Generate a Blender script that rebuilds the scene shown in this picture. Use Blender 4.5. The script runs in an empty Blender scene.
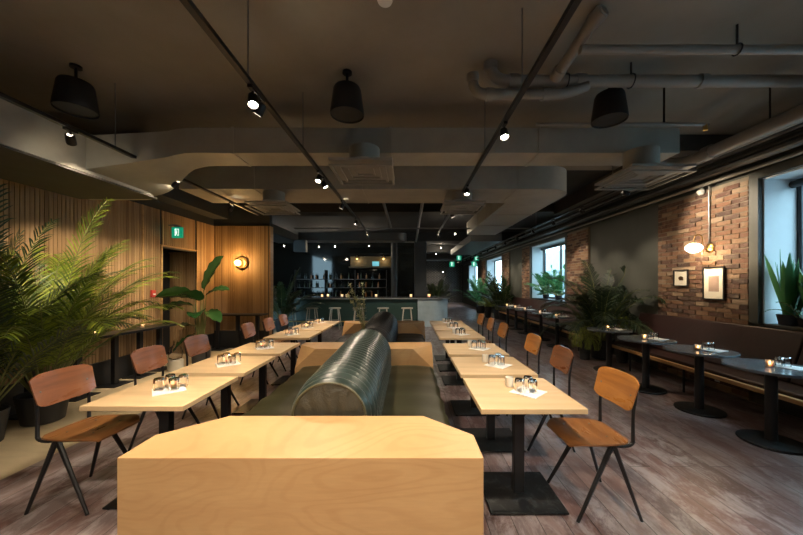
import bpy, math, random
from mathutils import Vector, Matrix
random.seed(7)
PI = math.pi
S = bpy.context.scene
C = S.collection
V = Vector

# ------------------------------------------------------------------ mesh builder
class MB:
    def __init__(s): s.v = []; s.f = []; s.m = []; s.cur = 0
    def add(s, vs, fs, M=None):
        b = len(s.v)
        for p in vs:
            p = V(p)
            s.v.append(tuple(M @ p) if M else tuple(p))
        for f in fs: s.f.append(tuple(i + b for i in f)); s.m.append(s.cur)
        return s
    def box(s, x0, x1, y0, y1, z0, z1, M=None):
        vs = [(x0,y0,z0),(x1,y0,z0),(x1,y1,z0),(x0,y1,z0),(x0,y0,z1),(x1,y0,z1),(x1,y1,z1),(x0,y1,z1)]
        return s.add(vs, [(0,3,2,1),(4,5,6,7),(0,1,5,4),(1,2,6,5),(2,3,7,6),(3,0,4,7)], M)
    def prism(s, poly, z0, z1, M=None):
        n = len(poly)
        vs = [(x,y,z0) for x,y in poly] + [(x,y,z1) for x,y in poly]
        fs = [tuple(range(n-1,-1,-1)), tuple(range(n,2*n))] + [(i,(i+1)%n,(i+1)%n+n,i+n) for i in range(n)]
        return s.add(vs, fs, M)
    def lathe(s, prof, n=24, M=None, c=(0,0,0), cap=True):
        vs = []; fs = []
        for r, z in prof:
            for k in range(n):
                a = 2*PI*k/n
                vs.append((c[0]+r*math.cos(a), c[1]+r*math.sin(a), c[2]+z))
        for j in range(len(prof)-1):
            for k in range(n):
                k2 = (k+1)%n
                fs.append((j*n+k, j*n+k2, (j+1)*n+k2, (j+1)*n+k))
        if cap:
            if prof[0][0] > 1e-6: fs.append(tuple(range(n-1,-1,-1)))
            if prof[-1][0] > 1e-6: fs.append(tuple(range((len(prof)-1)*n, len(prof)*n)))
        return s.add(vs, fs, M)
    def tube(s, pts, r, n=8, M=None, cap=True, flat=1.0):
        pts = [V(p) for p in pts]
        rs = r if isinstance(r, (list, tuple)) else [r]*len(pts)
        vs = []; fs = []; up = None
        for i, p in enumerate(pts):
            t = (pts[min(i+1,len(pts)-1)] - pts[max(i-1,0)]).normalized()
            if up is None:
                up = V((0,0,1)) if abs(t.z) < .9 else V((0,1,0))
            a = t.cross(up)
            if a.length < 1e-5: a = t.cross(V((1,0.1,0)))
            a.normalize(); b = a.cross(t).normalized(); up = b
            for k in range(n):
                q = 2*PI*k/n
                vs.append(p + a*math.cos(q)*rs[i] + b*math.sin(q)*rs[i]*flat)
        for j in range(len(pts)-1):
            for k in range(n):
                k2 = (k+1)%n
                fs.append((j*n+k, j*n+k2, (j+1)*n+k2, (j+1)*n+k))
        if cap:
            fs.append(tuple(range(n-1,-1,-1))); fs.append(tuple(range((len(pts)-1)*n, len(pts)*n)))
        return s.add(vs, fs, M)
    def sphere(s, c, r, n=16, m=10, M=None):
        rx, ry, rz = r if isinstance(r, tuple) else (r,r,r)
        prof = [(math.sin(PI*j/m), -math.cos(PI*j/m)) for j in range(m+1)]
        prof[0] = (1e-4,-1); prof[-1] = (1e-4,1)
        vs = []; fs = []
        for a, z in prof:
            for k in range(n):
                q = 2*PI*k/n
                vs.append((c[0]+rx*a*math.cos(q), c[1]+ry*a*math.sin(q), c[2]+rz*z))
        for j in range(m):
            for k in range(n):
                k2 = (k+1)%n
                fs.append((j*n+k, j*n+k2, (j+1)*n+k2, (j+1)*n+k))
        return s.add(vs, fs, M)
    def sweep_rect(s, pts, ws, hs):
        """horizontal run with rectangular section"""
        pts = [V(p) for p in pts]; vs = []; fs = []
        for i, p in enumerate(pts):
            t = pts[min(i+1,len(pts)-1)] - pts[max(i-1,0)]; t.z = 0; t.normalize()
            a = V((t.y, -t.x, 0))
            w, h = ws[i]/2, hs[i]/2
            vs += [p-a*w-V((0,0,h)), p+a*w-V((0,0,h)), p+a*w+V((0,0,h)), p-a*w+V((0,0,h))]
        for j in range(len(pts)-1):
            for k in range(4):
                k2 = (k+1)%4
                fs.append((j*4+k, j*4+k2, (j+1)*4+k2, (j+1)*4+k))
        n = len(pts)
        fs.append((3,2,1,0)); fs.append((4*n-4,4*n-3,4*n-2,4*n-1))
        return s.add(vs, fs)
    def build(s, name, mat, parent=None, smooth=30, bevel=0, loc=None, seg=2):
        me = bpy.data.meshes.new(name)
        me.from_pydata(s.v, [], s.f)
        for m in (mat if isinstance(mat, (list,tuple)) else [mat]): me.materials.append(m)
        if isinstance(mat, (list,tuple)):
            for p, i in zip(me.polygons, s.m): p.material_index = i
        if smooth:
            for p in me.polygons: p.use_smooth = True
            me.set_sharp_from_angle(angle=math.radians(smooth))
        me.validate(); me.update()
        o = bpy.data.objects.new(name, me); C.objects.link(o)
        if parent: o.parent = parent
        if loc: o.location = loc
        if bevel:
            b = o.modifiers.new('bevel', 'BEVEL'); b.width = bevel; b.segments = seg; b.limit_method = 'ANGLE'
            b.angle_limit = math.radians(40); b.harden_normals = False
        return o

def tag(o, label=None, cat=None, group=None, kind=None):
    if label: o['label'] = label
    if cat: o['category'] = cat
    if group: o['group'] = group
    if kind: o['kind'] = kind
    return o
def thing(name, label, cat, loc=(0,0,0), rz=0, group=None):
    o = bpy.data.objects.new(name, None); C.objects.link(o); o.empty_display_size = .1
    o.location = loc; o.rotation_euler = (0,0,rz)
    return tag(o, label, cat, group)
def dup(root, loc, rz=0, label=None, group=None, swap=None, sc=None):
    def cp(o, par):
        c = o.copy(); C.objects.link(c)
        if par: c.parent = par
        for g in list(o.children): cp(g, c)
        return c
    r = cp(root, None)
    r.location = loc; r.rotation_euler = (0,0,rz)
    if label: r['label'] = label
    if group: r['group'] = group
    if sc: r.scale = (sc,sc,sc)
    return r
def struct(o): o['kind'] = 'structure'; return o
def sbox(name, a, mat, bevel=0):
    return struct(MB().box(*a).build(name, mat, smooth=0, bevel=bevel))

# ------------------------------------------------------------------ materials
def mat(name, col=(.5,.5,.5), rough=.5, metal=0, **kw):
    m = bpy.data.materials.new(name); m.use_nodes = True
    b = m.node_tree.nodes['Principled BSDF']
    b.inputs['Base Color'].default_value = (*col, 1); b.inputs['Roughness'].default_value = rough
    b.inputs['Metallic'].default_value = metal
    for k, v in kw.items():
        b.inputs[k.replace('_', ' ')].default_value = v
    return m
class NT:
    def __init__(s, m): s.t = m.node_tree; s.n = s.t.nodes; s.l = s.t.links; s.b = s.n['Principled BSDF']
    def new(s, typ, **kw):
        n = s.n.new(typ)
        for k, v in kw.items():
            if hasattr(n, k) and k not in n.inputs: setattr(n, k, v)
            else: n.inputs[k].default_value = v
        return n
    def link(s, a, b): s.l.new(a, b)
    def coords(s, scale=(1,1,1), rot=(0,0,0), kind='Object'):
        tc = s.n.new('ShaderNodeTexCoord'); mp = s.n.new('ShaderNodeMapping')
        mp.inputs['Scale'].default_value = scale; mp.inputs['Rotation'].default_value = rot
        s.link(tc.outputs[kind], mp.inputs['Vector']); return mp.outputs['Vector']
    def noise(s, vec, scale=5, detail=4, rough=.55, dist=0):
        n = s.n.new('ShaderNodeTexNoise'); n.inputs['Scale'].default_value = scale
        n.inputs['Detail'].default_value = detail; n.inputs['Roughness'].default_value = rough
        n.inputs['Distortion'].default_value = dist
        if vec: s.link(vec, n.inputs['Vector'])
        return n.outputs['Fac']
    def ramp(s, fac, stops):
        r = s.n.new('ShaderNodeValToRGB'); e = r.color_ramp.elements
        while len(e) < len(stops): e.new(.5)
        for i, (p, c) in enumerate(stops):
            e[i].position = p; e[i].color = (*c, 1) if len(c) == 3 else c
        s.link(fac, r.inputs['Fac']); return r.outputs['Color']
    def mix(s, fac, a, b, mode='MIX'):
        m = s.n.new('ShaderNodeMix'); m.data_type = 'RGBA'; m.blend_type = mode
        for inp, val in ((m.inputs[0], fac), (m.inputs[6], a), (m.inputs[7], b)):
            if hasattr(val, 'is_output'): s.link(val, inp)
            elif isinstance(val, tuple): inp.default_value = (*val, 1)
            else: inp.default_value = val
        return m.outputs[2]
    def bump(s, h, strength=.3, dist=.01):
        b = s.n.new('ShaderNodeBump'); b.inputs['Strength'].default_value = strength; b.inputs['Distance'].default_value = dist
        s.link(h, b.inputs['Height']); s.link(b.outputs['Normal'], s.b.inputs['Normal'])
    def color(s, c): s.link(c, s.b.inputs['Base Color'])
    def rough(s, fac, a, b):
        r = s.n.new('ShaderNodeMapRange'); r.inputs['To Min'].default_value = a; r.inputs['To Max'].default_value = b
        s.link(fac, r.inputs['Value']); s.link(r.outputs[0], s.b.inputs['Roughness'])
def island(t):
    g = t.n.new('ShaderNodeNewGeometry'); return g.outputs['Random Per Island']
def objrand(t):
    g = t.n.new('ShaderNodeObjectInfo'); return g.outputs['Random']

def wood(name, c1, c2, c3, rough=.4, scale=1, axis='X', bump=.05):
    m = mat(name, c1, rough); t = NT(m)
    sc = {'X': (1.2,9,9), 'Y': (9,1.2,9), 'Z': (9,9,1.2)}[axis]
    vec = t.coords(tuple(q*scale for q in sc))
    a = t.noise(vec, 1.0, 6, .6, 1.6)
    w = t.n.new('ShaderNodeTexWave'); w.wave_type = 'BANDS'; w.bands_direction = 'DIAGONAL'
    w.inputs['Scale'].default_value = .55; w.inputs['Distortion'].default_value = 7; w.inputs['Detail'].default_value = 3
    w.inputs['Detail Scale'].default_value = .7
    t.link(vec, w.inputs['Vector'])
    fine = t.noise(t.coords(tuple(q*scale*9 for q in sc)), 1.5, 3)
    c = t.ramp(a, [(.3, c1), (.52, c2), (.75, c3)])
    c = t.mix(.28, c, t.ramp(w.outputs['Fac'], [(0, c3), (1, c1)]))
    c = t.mix(.12, c, t.ramp(fine, [(.3, c3), (.7, c1)]))
    t.color(c); t.bump(fine, bump, .002); t.rough(a, rough-.06, rough+.08)
    return m

M = {}
def maple():
    m = mat('maple_veneer', (.8,.5,.25), .40); t = NT(m)
    vec = t.coords((.9,1.2,2.3))
    big = t.noise(vec, 1.15, 1.5, .45, .35)
    mul = t.n.new('ShaderNodeMath'); mul.operation = 'MULTIPLY'; mul.inputs[1].default_value = 150; t.link(big, mul.inputs[0])
    sn = t.n.new('ShaderNodeMath'); sn.operation = 'SINE'; t.link(mul.outputs[0], sn.inputs[0])
    fib = t.noise(t.coords((6,6,60)), 1.2, 5, .65); mott = t.noise(t.coords((1.5,1.5,4)), 1.3, 4)
    c = t.ramp(mott, [(.3, (.60,.37,.175)), (.7, (.53,.31,.14))])
    fade = t.ramp(t.noise(t.coords((1.1,1,1.6)), .9, 2), [(.40, (0,0,0)), (.6, (.75,.75,.75))])
    ln = t.ramp(sn.outputs[0], [(.30, (1,1,1)), (.9, (.93,.90,.86))])
    c = t.mix(fade, c, t.mix(1.0, c, ln, 'MULTIPLY'))
    c = t.mix(.3, c, t.ramp(fib, [(.35, (.80,.78,.74)), (.65, (1,1,1))]), 'MULTIPLY')
    t.color(c); t.bump(fib, .04, .002); return m
M['maple'] = maple()
M['maple_top'] = wood('maple_table_top', (.68,.49,.29), (.62,.44,.25), (.52,.36,.19), .38, .8)
def plyw(name, c1, c2, c3):
    m = wood(name, c1, c2, c3, .28, 1.2, 'Y'); b = m.node_tree.nodes['Principled BSDF']
    b.inputs['Coat Weight'].default_value = .4; b.inputs['Coat Roughness'].default_value = .15
    return m
M['ply_orange'] = plyw('orange_plywood', (.52,.23,.06), (.42,.17,.04), (.28,.10,.025))
M['ply_brown'] = plyw('brown_plywood', (.30,.115,.05), (.24,.09,.04), (.15,.055,.025))
M['oak_seat'] = plyw('seat_plywood', (.30,.13,.045), (.23,.095,.03), (.13,.05,.02))
M['black'] = mat('black_steel', (.018,.018,.02), .38, .3)
M['black_matte'] = mat('black_matte', (.012,.012,.013), .6)
def iron():
    m = mat('cast_iron_base', (.02,.02,.022), .4, .5); t = NT(m)
    n = t.noise(t.coords((1,1,1)), 9, 6, .7, 1.5)
    t.color(t.ramp(n, [(.5, (.014,.015,.017)), (.66, (.05,.055,.055)), (.8, (.12,.12,.115))])); t.rough(n, .25, .6); return m
M['iron'] = iron()
def floor_mat():
    m = mat('weathered_planks', (.2,.15,.13), .4); t = NT(m)
    br = t.n.new('ShaderNodeTexBrick')
    br.inputs['Scale'].default_value = 1; br.inputs['Brick Width'].default_value = 1.35; br.inputs['Row Height'].default_value = .17
    br.inputs['Mortar Size'].default_value = .0025; br.offset = .37; br.inputs['Mortar Smooth'].default_value = .2
    br.inputs['Color1'].default_value = (0,0,0,1); br.inputs['Color2'].default_value = (1,1,1,1); br.inputs['Mortar'].default_value = (.5,.5,.5,1)
    br.inputs['Bias'].default_value = 0
    t.link(t.coords((1,1,1), (0,0,PI/2)), br.inputs['Vector'])
    big = t.noise(t.coords((1.5,.55,1)), 1.5, 5, .65, .8)
    streak = t.noise(t.coords((30,2.2,1)), 1.4, 6, .7, .3)
    patch = t.noise(t.coords((3.6,1.5,1)), 1.7, 7, .78, .5)
    c = t.ramp(br.outputs['Color'], [(0, (.09,.052,.048)), (.35, (.20,.115,.105)), (.65, (.165,.13,.135)), (1, (.31,.22,.205))])
    c = t.mix(t.ramp(patch, [(.44, (0,0,0)), (.58, (.9,.9,.9))]), c, (.38,.33,.335))
    c = t.mix(t.ramp(big, [(.47, (0,0,0)), (.66, (.7,.7,.7))]), c, (.15,.07,.055))
    c = t.mix(.5, c, t.ramp(streak, [(.3, (.62,.6,.6)), (.5, (.85,.84,.84)), (.75, (1,1,1))]), 'MULTIPLY')
    c = t.mix(br.outputs['Fac'], c, (.02,.015,.012))
    t.color(c); t.rough(patch, .40, .26)
    a = t.n.new('ShaderNodeMath'); a.operation = 'SUBTRACT'; t.link(streak, a.inputs[0]); t.link(br.outputs['Fac'], a.inputs[1])
    t.bump(a.outputs[0], .35, .004); return m
M['floor'] = floor_mat()
def pale_floor():
    m = mat('pale_oak_floor', (.6,.5,.35), .4); t = NT(m)
    n = t.noise(t.coords((1.2,6,1)), 1.6, 5, .6, .5); n2 = t.noise(t.coords((1,1,1)), 1.2, 3)
    c = t.ramp(n, [(.3, (.50,.39,.24)), (.6, (.62,.50,.32)), (.8, (.68,.57,.40))])
    t.color(t.mix(.25, c, t.ramp(n2, [(.3, (.45,.35,.22)), (.7, (.72,.6,.42))]))); t.rough(n, .3, .5); return m
M['pale_floor'] = pale_floor()
def ceil_mat():
    m = mat('painted_concrete_ceiling', (.16,.14,.11), .9); t = NT(m)
    n = t.noise(t.coords(), 1.1, 6, .6); f = t.noise(t.coords(), 40, 3)
    t.color(t.ramp(n, [(.3, (.225,.205,.17)), (.7, (.295,.27,.23))])); t.bump(f, .25, .004); return m
M['ceiling'] = ceil_mat()
def painted(name, c, rough=.6, var=.25, bump=.1):
    m = mat(name, c, rough); t = NT(m); n = t.noise(t.coords(), 2.2, 5, .6)
    t.color(t.ramp(n, [(.3, tuple(q*(1-var) for q in c)), (.7, tuple(min(1,q*(1+var)) for q in c))]))
    t.bump(t.noise(t.coords(), 60, 2), bump, .002); return m
M['duct'] = painted('painted_duct_metal', (.33,.315,.27), .55, .12)
M['dark_ceiling'] = painted('charcoal_ceiling_paint', (.022,.023,.024), .8, .15)
M['duct_dark'] = painted('charcoal_duct_metal', (.06,.062,.062), .5, .12)
M['dark_wall'] = painted('dark_grey_paint', (.024,.026,.027), .6)
M['bar_wall'] = mat('black_gloss_back_wall', (.010,.012,.012), .06, 0)
M['panel_wall'] = painted('grey_green_plaster', (.055,.057,.048), .55, .15)
M['reveal'] = painted('pale_reveal_paint', (.74,.78,.80), .6, .05)
M['pipe'] = painted('painted_pipe', (.25,.23,.205), .5, .12)
M['pipe_dark'] = mat('dark_conduit', (.045,.045,.045), .45, .3)
M['pipe_grey'] = mat('grey_conduit', (.20,.20,.20), .4, .4)
def slat_mat():
    m = mat('oak_slats', (.5,.3,.13), .5); t = NT(m)
    r = island(t); n = t.noise(t.coords((30,30,1.2)), 1.5, 5, .65, .8)
    c = t.ramp(r, [(0, (.27,.155,.07)), (.5, (.37,.225,.105)), (1, (.45,.285,.145))])
    t.color(t.mix(.55, c, t.ramp(n, [(.3, (.45,.42,.38)), (.7, (1,1,1))]), 'MULTIPLY')); t.bump(n, .2, .002); return m
M['slat'] = slat_mat()
def brick_mat():
    m = mat('old_brick', (.4,.2,.1), .85); t = NT(m)
    r = island(t); n = t.noise(t.coords(), 14, 6, .7); n2 = t.noise(t.coords(), 1.6, 4, .6)
    c = t.ramp(r, [(0, (.045,.025,.02)), (.3, (.10,.045,.03)), (.6, (.16,.075,.04)), (.85, (.20,.115,.065)), (1, (.30,.22,.15))])
    c = t.mix(t.ramp(n, [(.5, (0,0,0)), (.75, (.5,.5,.5))]), c, (.34,.27,.20))
    c = t.mix(t.ramp(n2, [(.5, (0,0,0)), (.7, (.35,.35,.35))]), c, (.10,.07,.05))
    t.color(c); t.bump(n, .8, .01); return m
M['brick'] = brick_mat(); M['mortar'] = painted('lime_mortar', (.20,.165,.125), .95, .3, .5)
M['black_brick'] = painted('black_glazed_brick', (.02,.022,.026), .25); M['pale_mortar'] = mat('pale_mortar', (.5,.52,.54), .8)
def leather(name, c, rough, sheen=0, wr=.25, sc=5):
    m = mat(name, c, rough); t = NT(m)
    n = t.noise(t.coords((1,1,1)), sc, 5, .6, .6)
    t.color(t.ramp(n, [(.25, tuple(q*.72 for q in c)), (.75, tuple(min(1,q*1.3) for q in c))]))
    t.bump(n, wr, .02); t.rough(n, rough-.08, rough+.1)
    t.b.inputs['Sheen Weight'].default_value = sheen; return m
M['seat_green'] = leather('olive_leather', (.021,.021,.007), .36, 0, .07, 4)
M['roll_green'] = leather('green_velvet_leather', (.016,.030,.026), .30, .1)
M['end_green'] = leather('brown_olive_velvet', (.035,.031,.019), .5, .1, .8, 9)  # end panel velvet in its own brownish green
M['piping'] = mat('olive_piping', (.085,.08,.045), .4)
M['shade_leather'] = leather('shade_black_leather', (.012,.013,.015), .45)  # near-black colour stands in for shade on the farther banquette
M['brown_leather'] = leather('oxblood_leather', (.024,.006,.005), .45)
M['round_top'] = painted('slate_laminate', (.13,.15,.17), .2, .12, .02)
M['edge_wood'] = wood('bench_edge_oak', (.60,.36,.15), (.52,.30,.12), (.38,.2,.08), .4, 1, 'Y')
M['napkin'] = mat('white_linen', (.9,.89,.87), .9)
def glass(name, col=(1,1,1), rough=.02, ior=1.45):
    return mat(name, col, rough, Transmission_Weight=1.0, IOR=ior)
M['glass'] = glass('clear_glass', (1,1,1), .02, 1.38)
M['pane'] = glass('window_glass', (.95,.99,1), 0, 1.02)
def emit(name, col, st):
    m = mat(name, col, .5); b = m.node_tree.nodes['Principled BSDF']
    b.inputs['Emission Color'].default_value = (*col,1); b.inputs['Emission Strength'].default_value = st; return m
M['lens'] = emit('lit_lens', (1,.84,.60), 60)
M['flame'] = emit('candle_flame', (1,.6,.28), 14)
M['wax'] = mat('candle_wax', (.9,.72,.5), .5, Subsurface_Weight=.3)
M['votive'] = mat('frosted_votive', (1,.88,.76), .3, Transmission_Weight=.8)
M['white_glass'] = mat('white_glass_jar', (.85,.82,.75), .25)
M['opal'] = emit('lit_opal_glass', (1,.88,.70), 1.6)
M['amber'] = emit('lit_amber_globe', (1,.62,.18), 3.5)
M['brass'] = mat('aged_brass', (.62,.40,.14), .3, 1)
M['bronze'] = mat('dark_bronze', (.16,.10,.05), .35, .9)
M['white'] = mat('white_plastic', (.75,.75,.72), .4)
M['exit_green'] = emit('exit_green', (.0,.30,.17), .3)
M['exit_white'] = emit('exit_white', (.8,1,.9), .35)
M['red'] = mat('alarm_red', (.45,.04,.03), .4)
M['diffuser'] = mat('diffuser_metal', (.27,.26,.235), .5)
M['concrete'] = painted('grey_blue_concrete', (.36,.43,.45), .6, .15)
M['bar_green'] = painted('dark_green_panel', (.022,.055,.045), .45, .1)
M['bar_top'] = mat('bar_stone', (.06,.065,.07), .18)
M['bar_edge'] = mat('bar_edge_metal', (.35,.37,.36), .35, .4)
M['stool_wood'] = wood('grey_ash', (.62,.54,.44), (.52,.45,.36), (.4,.34,.26), .5, 2)
M['terracotta'] = mat('dark_planter', (.025,.026,.028), .5)
M['pale_pot'] = painted('pale_concrete_pot', (.5,.46,.38), .7, .1)
M['soil'] = painted('potting_soil', (.03,.02,.012), .95, .4, 1)
def leaf(name, c1, c2, trans=.35, rough=.4):
    m = mat(name, c1, rough); t = NT(m); r = island(t)
    n = t.noise(t.coords(), 3, 3)
    c = t.ramp(r, [(.25, c1), (1, c2)])
    c = t.mix(.3, c, t.ramp(n, [(.35, c1), (.7, c2)])); t.color(c)
    tr = t.n.new('ShaderNodeBsdfTranslucent'); t.link(c, tr.inputs['Color'])
    mx = t.n.new('ShaderNodeMixShader'); mx.inputs[0].default_value = trans
    t.link(t.b.outputs[0], mx.inputs[1]); t.link(tr.outputs[0], mx.inputs[2])
    out = t.n['Material Output']; t.link(mx.outputs[0], out.inputs['Surface']); return m
M['palm'] = leaf('palm_green', (.03,.07,.01), (.38,.46,.05), .3, .35)  # bright and dark leaf colours imitate highlights over shaded fronds
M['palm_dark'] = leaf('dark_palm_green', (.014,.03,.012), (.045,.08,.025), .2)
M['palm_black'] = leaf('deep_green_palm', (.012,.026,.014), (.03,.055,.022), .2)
M['palm_fresh'] = leaf('fresh_palm_green', (.03,.13,.05), (.14,.34,.13))
M['broad'] = leaf('banana_leaf_green', (.015,.055,.015), (.04,.11,.025), .2, .25)
M['yellow_leaf'] = leaf('yellow_green_leaf', (.25,.30,.05), (.42,.45,.10))
M['dry_leaf'] = leaf('dried_grey_green_leaf', (.30,.30,.16), (.50,.48,.28))
M['snake'] = leaf('snake_plant_green', (.04,.16,.06), (.10,.30,.10), .15, .35)
M['stem'] = mat('plant_stem', (.16,.17,.05), .6)
M['trunk'] = mat('cane_stem', (.20,.17,.07), .6)
M['screen'] = emit('lit_screen', (.12,.42,.52), .35)
M['amber_panel'] = wood('amber_panel', (.10,.08,.03), (.08,.06,.025), (.05,.04,.015), .5, 1)
M['bottle_d'] = mat('dark_bottle_glass', (.03,.05,.03), .1, Coat_Weight=.5); M['bottle_a'] = mat('amber_bottle_glass', (.25,.11,.03), .12, Coat_Weight=.5)
M['bottle_c'] = glass('clear_bottle_glass', (.85,.92,.93))
M['paper'] = mat('picture_mat', (.72,.68,.58), .8)
M['asphalt'] = painted('pavement', (.25,.26,.27), .9); M['facade'] = painted('pale_facade', (.36,.40,.42), .8, .1)
M['dark_glass'] = mat('facade_glass', (.12,.17,.20), .1)
M['beam'] = painted('dark_painted_beam', (.06,.056,.05), .8, .15)

# ------------------------------------------------------------------ shell
HC = 3.53
XR, XL = 4.5, -4.7
sbox('floor', (-3.2, 5.0, -4.2, 26.3, -.1, 0), M['floor'])
sbox('floor', (-6.8, -3.2, -4.2, 16.5, -.1, 0), M['pale_floor'])
sbox('ceiling', (-6.8, 5.2, -4.2, 5.6, HC, HC+.12), M['ceiling'])
sbox('ceiling', (-6.8, 5.2, 5.6, 26.3, HC, HC+.12), M['dark_ceiling'])
sbox('soffit_left', (-4.31, -3.29, -4.1, 4.2, 2.655, 2.671), M['beam'])

def slats_y(mb, x, y0, y1, z0, z1, pitch=.052, w=.044, d=.022, sgn=1):
    y = y0
    while y + w <= y1 + 1e-6:
        zz = random.uniform(-.0015,.0015)
        mb.box(min(x, x+sgn*(d+zz)), max(x, x+sgn*(d+zz)), y, y+w, z0, z1); y += pitch
def slats_x(mb, y, x0, x1, z0, z1, pitch=.052, w=.044, d=.022):
    x = x0
    while x + w <= x1 + 1e-6:
        mb.box(x, x+w, y-d, y, z0, z1); x += pitch
TOPZ = 2.94
# left wall
mb = MB(); mb.cur = 0
mb.box(XL-.12, XL, -4.2, 6.09, 0, HC); mb.box(XL-.12, XL, 7.08, 7.74, 0, HC); mb.box(XL-.12, XL, 6.09, 7.08, 2.24, HC)
mb.box(-5.30, XL-.12, 7.08, 7.14, 0, HC); mb.box(-5.30, XL-.12, 6.03, 6.09, 0, HC); mb.box(-5.36, -5.30, 6.03, 7.14, 0, HC)
mb.cur = 1
slats_y(mb, XL, -4.2, 5.62, .36, TOPZ); slats_y(mb, XL, 5.68, 6.07, .36, TOPZ); slats_y(mb, XL, 7.10, 7.72, .36, TOPZ)
slats_y(mb, XL, 6.10, 7.07, 2.26, TOPZ)
slats_x(mb, 7.08, -5.28, XL-.002, 0, 2.24)
struct(mb.build('wall_left', [M['dark_wall'], M['slat']], smooth=0))
sbox('trim_1', (XL+.001, XL+.03, 5.63, 5.665, .36, TOPZ), M['edge_wood'])
mb = MB(); mb.box(XL+.001, XL+.035, 6.06, 6.088, .36, 2.26); mb.box(XL+.001, XL+.035, 7.082, 7.10, .36, 2.26); mb.box(XL+.001, XL+.035, 6.06, 7.10, 2.262, 2.29)
struct(mb.build('trim_2', M['edge_wood'], smooth=0))
sbox('baseboard_left', (XL+.001, XL+.03, -4.2, 6.05, .001, .355), M['black_matte'], .004)
sbox('baseboard_left', (XL+.001, XL+.03, 7.11, 7.70, .001, .355), M['black_matte'], .004)
d = sbox('door_1', (-5.298, -5.25, 6.10, 7.05, .002, 2.2), M['black_matte'])
MB().tube([(-5.248,6.24,.9),(-5.20,6.24,.92),(-5.20,6.24,1.28),(-5.248,6.24,1.3)], .012).build('door_handle', M['pipe_grey'], d)
MB().box(-5.25,-5.235,6.35,6.80,1.2,1.9).build('window_pane', M['bar_wall'], d)
# panel facing the camera
mb = MB(); mb.box(-5.36, -3.35, 7.74, 7.90, 0, HC); mb.cur = 1
slats_x(mb, 7.74, XL+.03, -3.352, .42, TOPZ)
struct(mb.build('wall_back_left', [M['dark_wall'], M['slat']], smooth=0))
sbox('baseboard_back', (XL+.04, -3.352, 7.70, 7.739, .001, .415), M['black_matte'], .004)
sbox('trim_3', (-3.347, -3.325, 7.72, 7.90, .001, TOPZ), M['edge_wood'])
# bar room walls
sbox('wall_bar_left', (-6.8, -6.7, 7.9, 16.5, 0, HC), M['dark_wall'])
sbox('wall_bar_back', (-6.7, .62, 15.2, 15.35, 0, HC), M['bar_wall'])
sbox('wall_corridor', (.62, .74, 15.2, 26.2, 0, HC), M['dark_wall'])
# far wall of dark brick
mb = MB(); mb.box(.74, XR+.5, 26.2, 26.3, 0, HC); mb.cur = 1
for j in range(34):
    z = .02 + j*.1
    x = .76 - (.12 if j % 2 else 0)
    while x < XR+.4:
        mb.box(max(x,.75), min(x+.235, XR+.45), 26.18, 26.2, z, z+.09); x += .25
struct(mb.build('wall_far', [M['pale_mortar'], M['black_brick']], smooth=0))
# unseen wall behind the viewer, shop windows closed off to cut daylight
mb = MB(); mb.box(-4.8, 5, -4.3, -4.2, 0, .5); mb.box(-4.8, 5, -4.3, -4.2, 2.4, HC)
mb.box(-4.8,5,-4.3,-4.2,.5,2.4)
struct(mb.build('wall_front', M['dark_wall'], smooth=0))

# right wall: segments
def bricks_y(mb, x, y0, y1, z0, z1, proud=.012):
    rows = int((z1-z0)/.068)
    for j in range(rows):
        z = z0 + j*.068; y = y0 - (.11 if j % 2 else 0)
        while y < y1:
            a, b = max(y, y0)+.004, min(y+.215, y1)-.004
            if b-a > .03:
                q = proud*random.uniform(.6,1.2)
                mb.box(x-q, x+.001, a, b, z+random.uniform(0,.006), z+.058+random.uniform(-.004,.004))
            y += .22
def bricks_x(mb, y, x0, x1, z0, z1, sgn):
    rows = int((z1-z0)/.075)
    for j in range(rows):
        z = z0+j*.075; x = x0 - (.11 if j % 2 else 0)
        while x < x1:
            a, b = max(x,x0)+.004, min(x+.215,x1)-.004
            if b-a > .03: mb.box(a, b, min(y,y+sgn*.012), max(y,y+sgn*.012), z, z+.064)
            x += .22
WT = .5; ZT = 2.95; SILL = 1.04
wins = [(-2.6,-.2), (1.3,4.06), (9.06,11.6), (15.2,18.2), (20.5,23.5)]  # first opening is out of view, added to throw daylight on the floor
brk = [(4.18,5.69), (7.9,8.96), (11.7,12.5), (14.1,15.1), (18.3,19.4)]
mb = MB(); y = -4.3
for a, b in wins:
    mb.box(XR, XR+WT, y, a, 0, HC)
    mb.box(XR, XR+WT, a, b, 0, SILL-.04); mb.box(XR, XR+WT, a, b, 2.88, HC); y = b
mb.box(XR, XR+WT, y, 26.3, 0, HC)
struct(mb.build('wall_right', M['panel_wall'], smooth=0))
for a, b in brk:
    mb = MB(); mb.box(XR-.045, XR-.001, a, b, .02, ZT); mb.cur = 1
    bricks_y(mb, XR-.045, a, b, .05, ZT)
    struct(mb.build('wall_right_brick', [M['mortar'], M['brick']], smooth=0))
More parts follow.
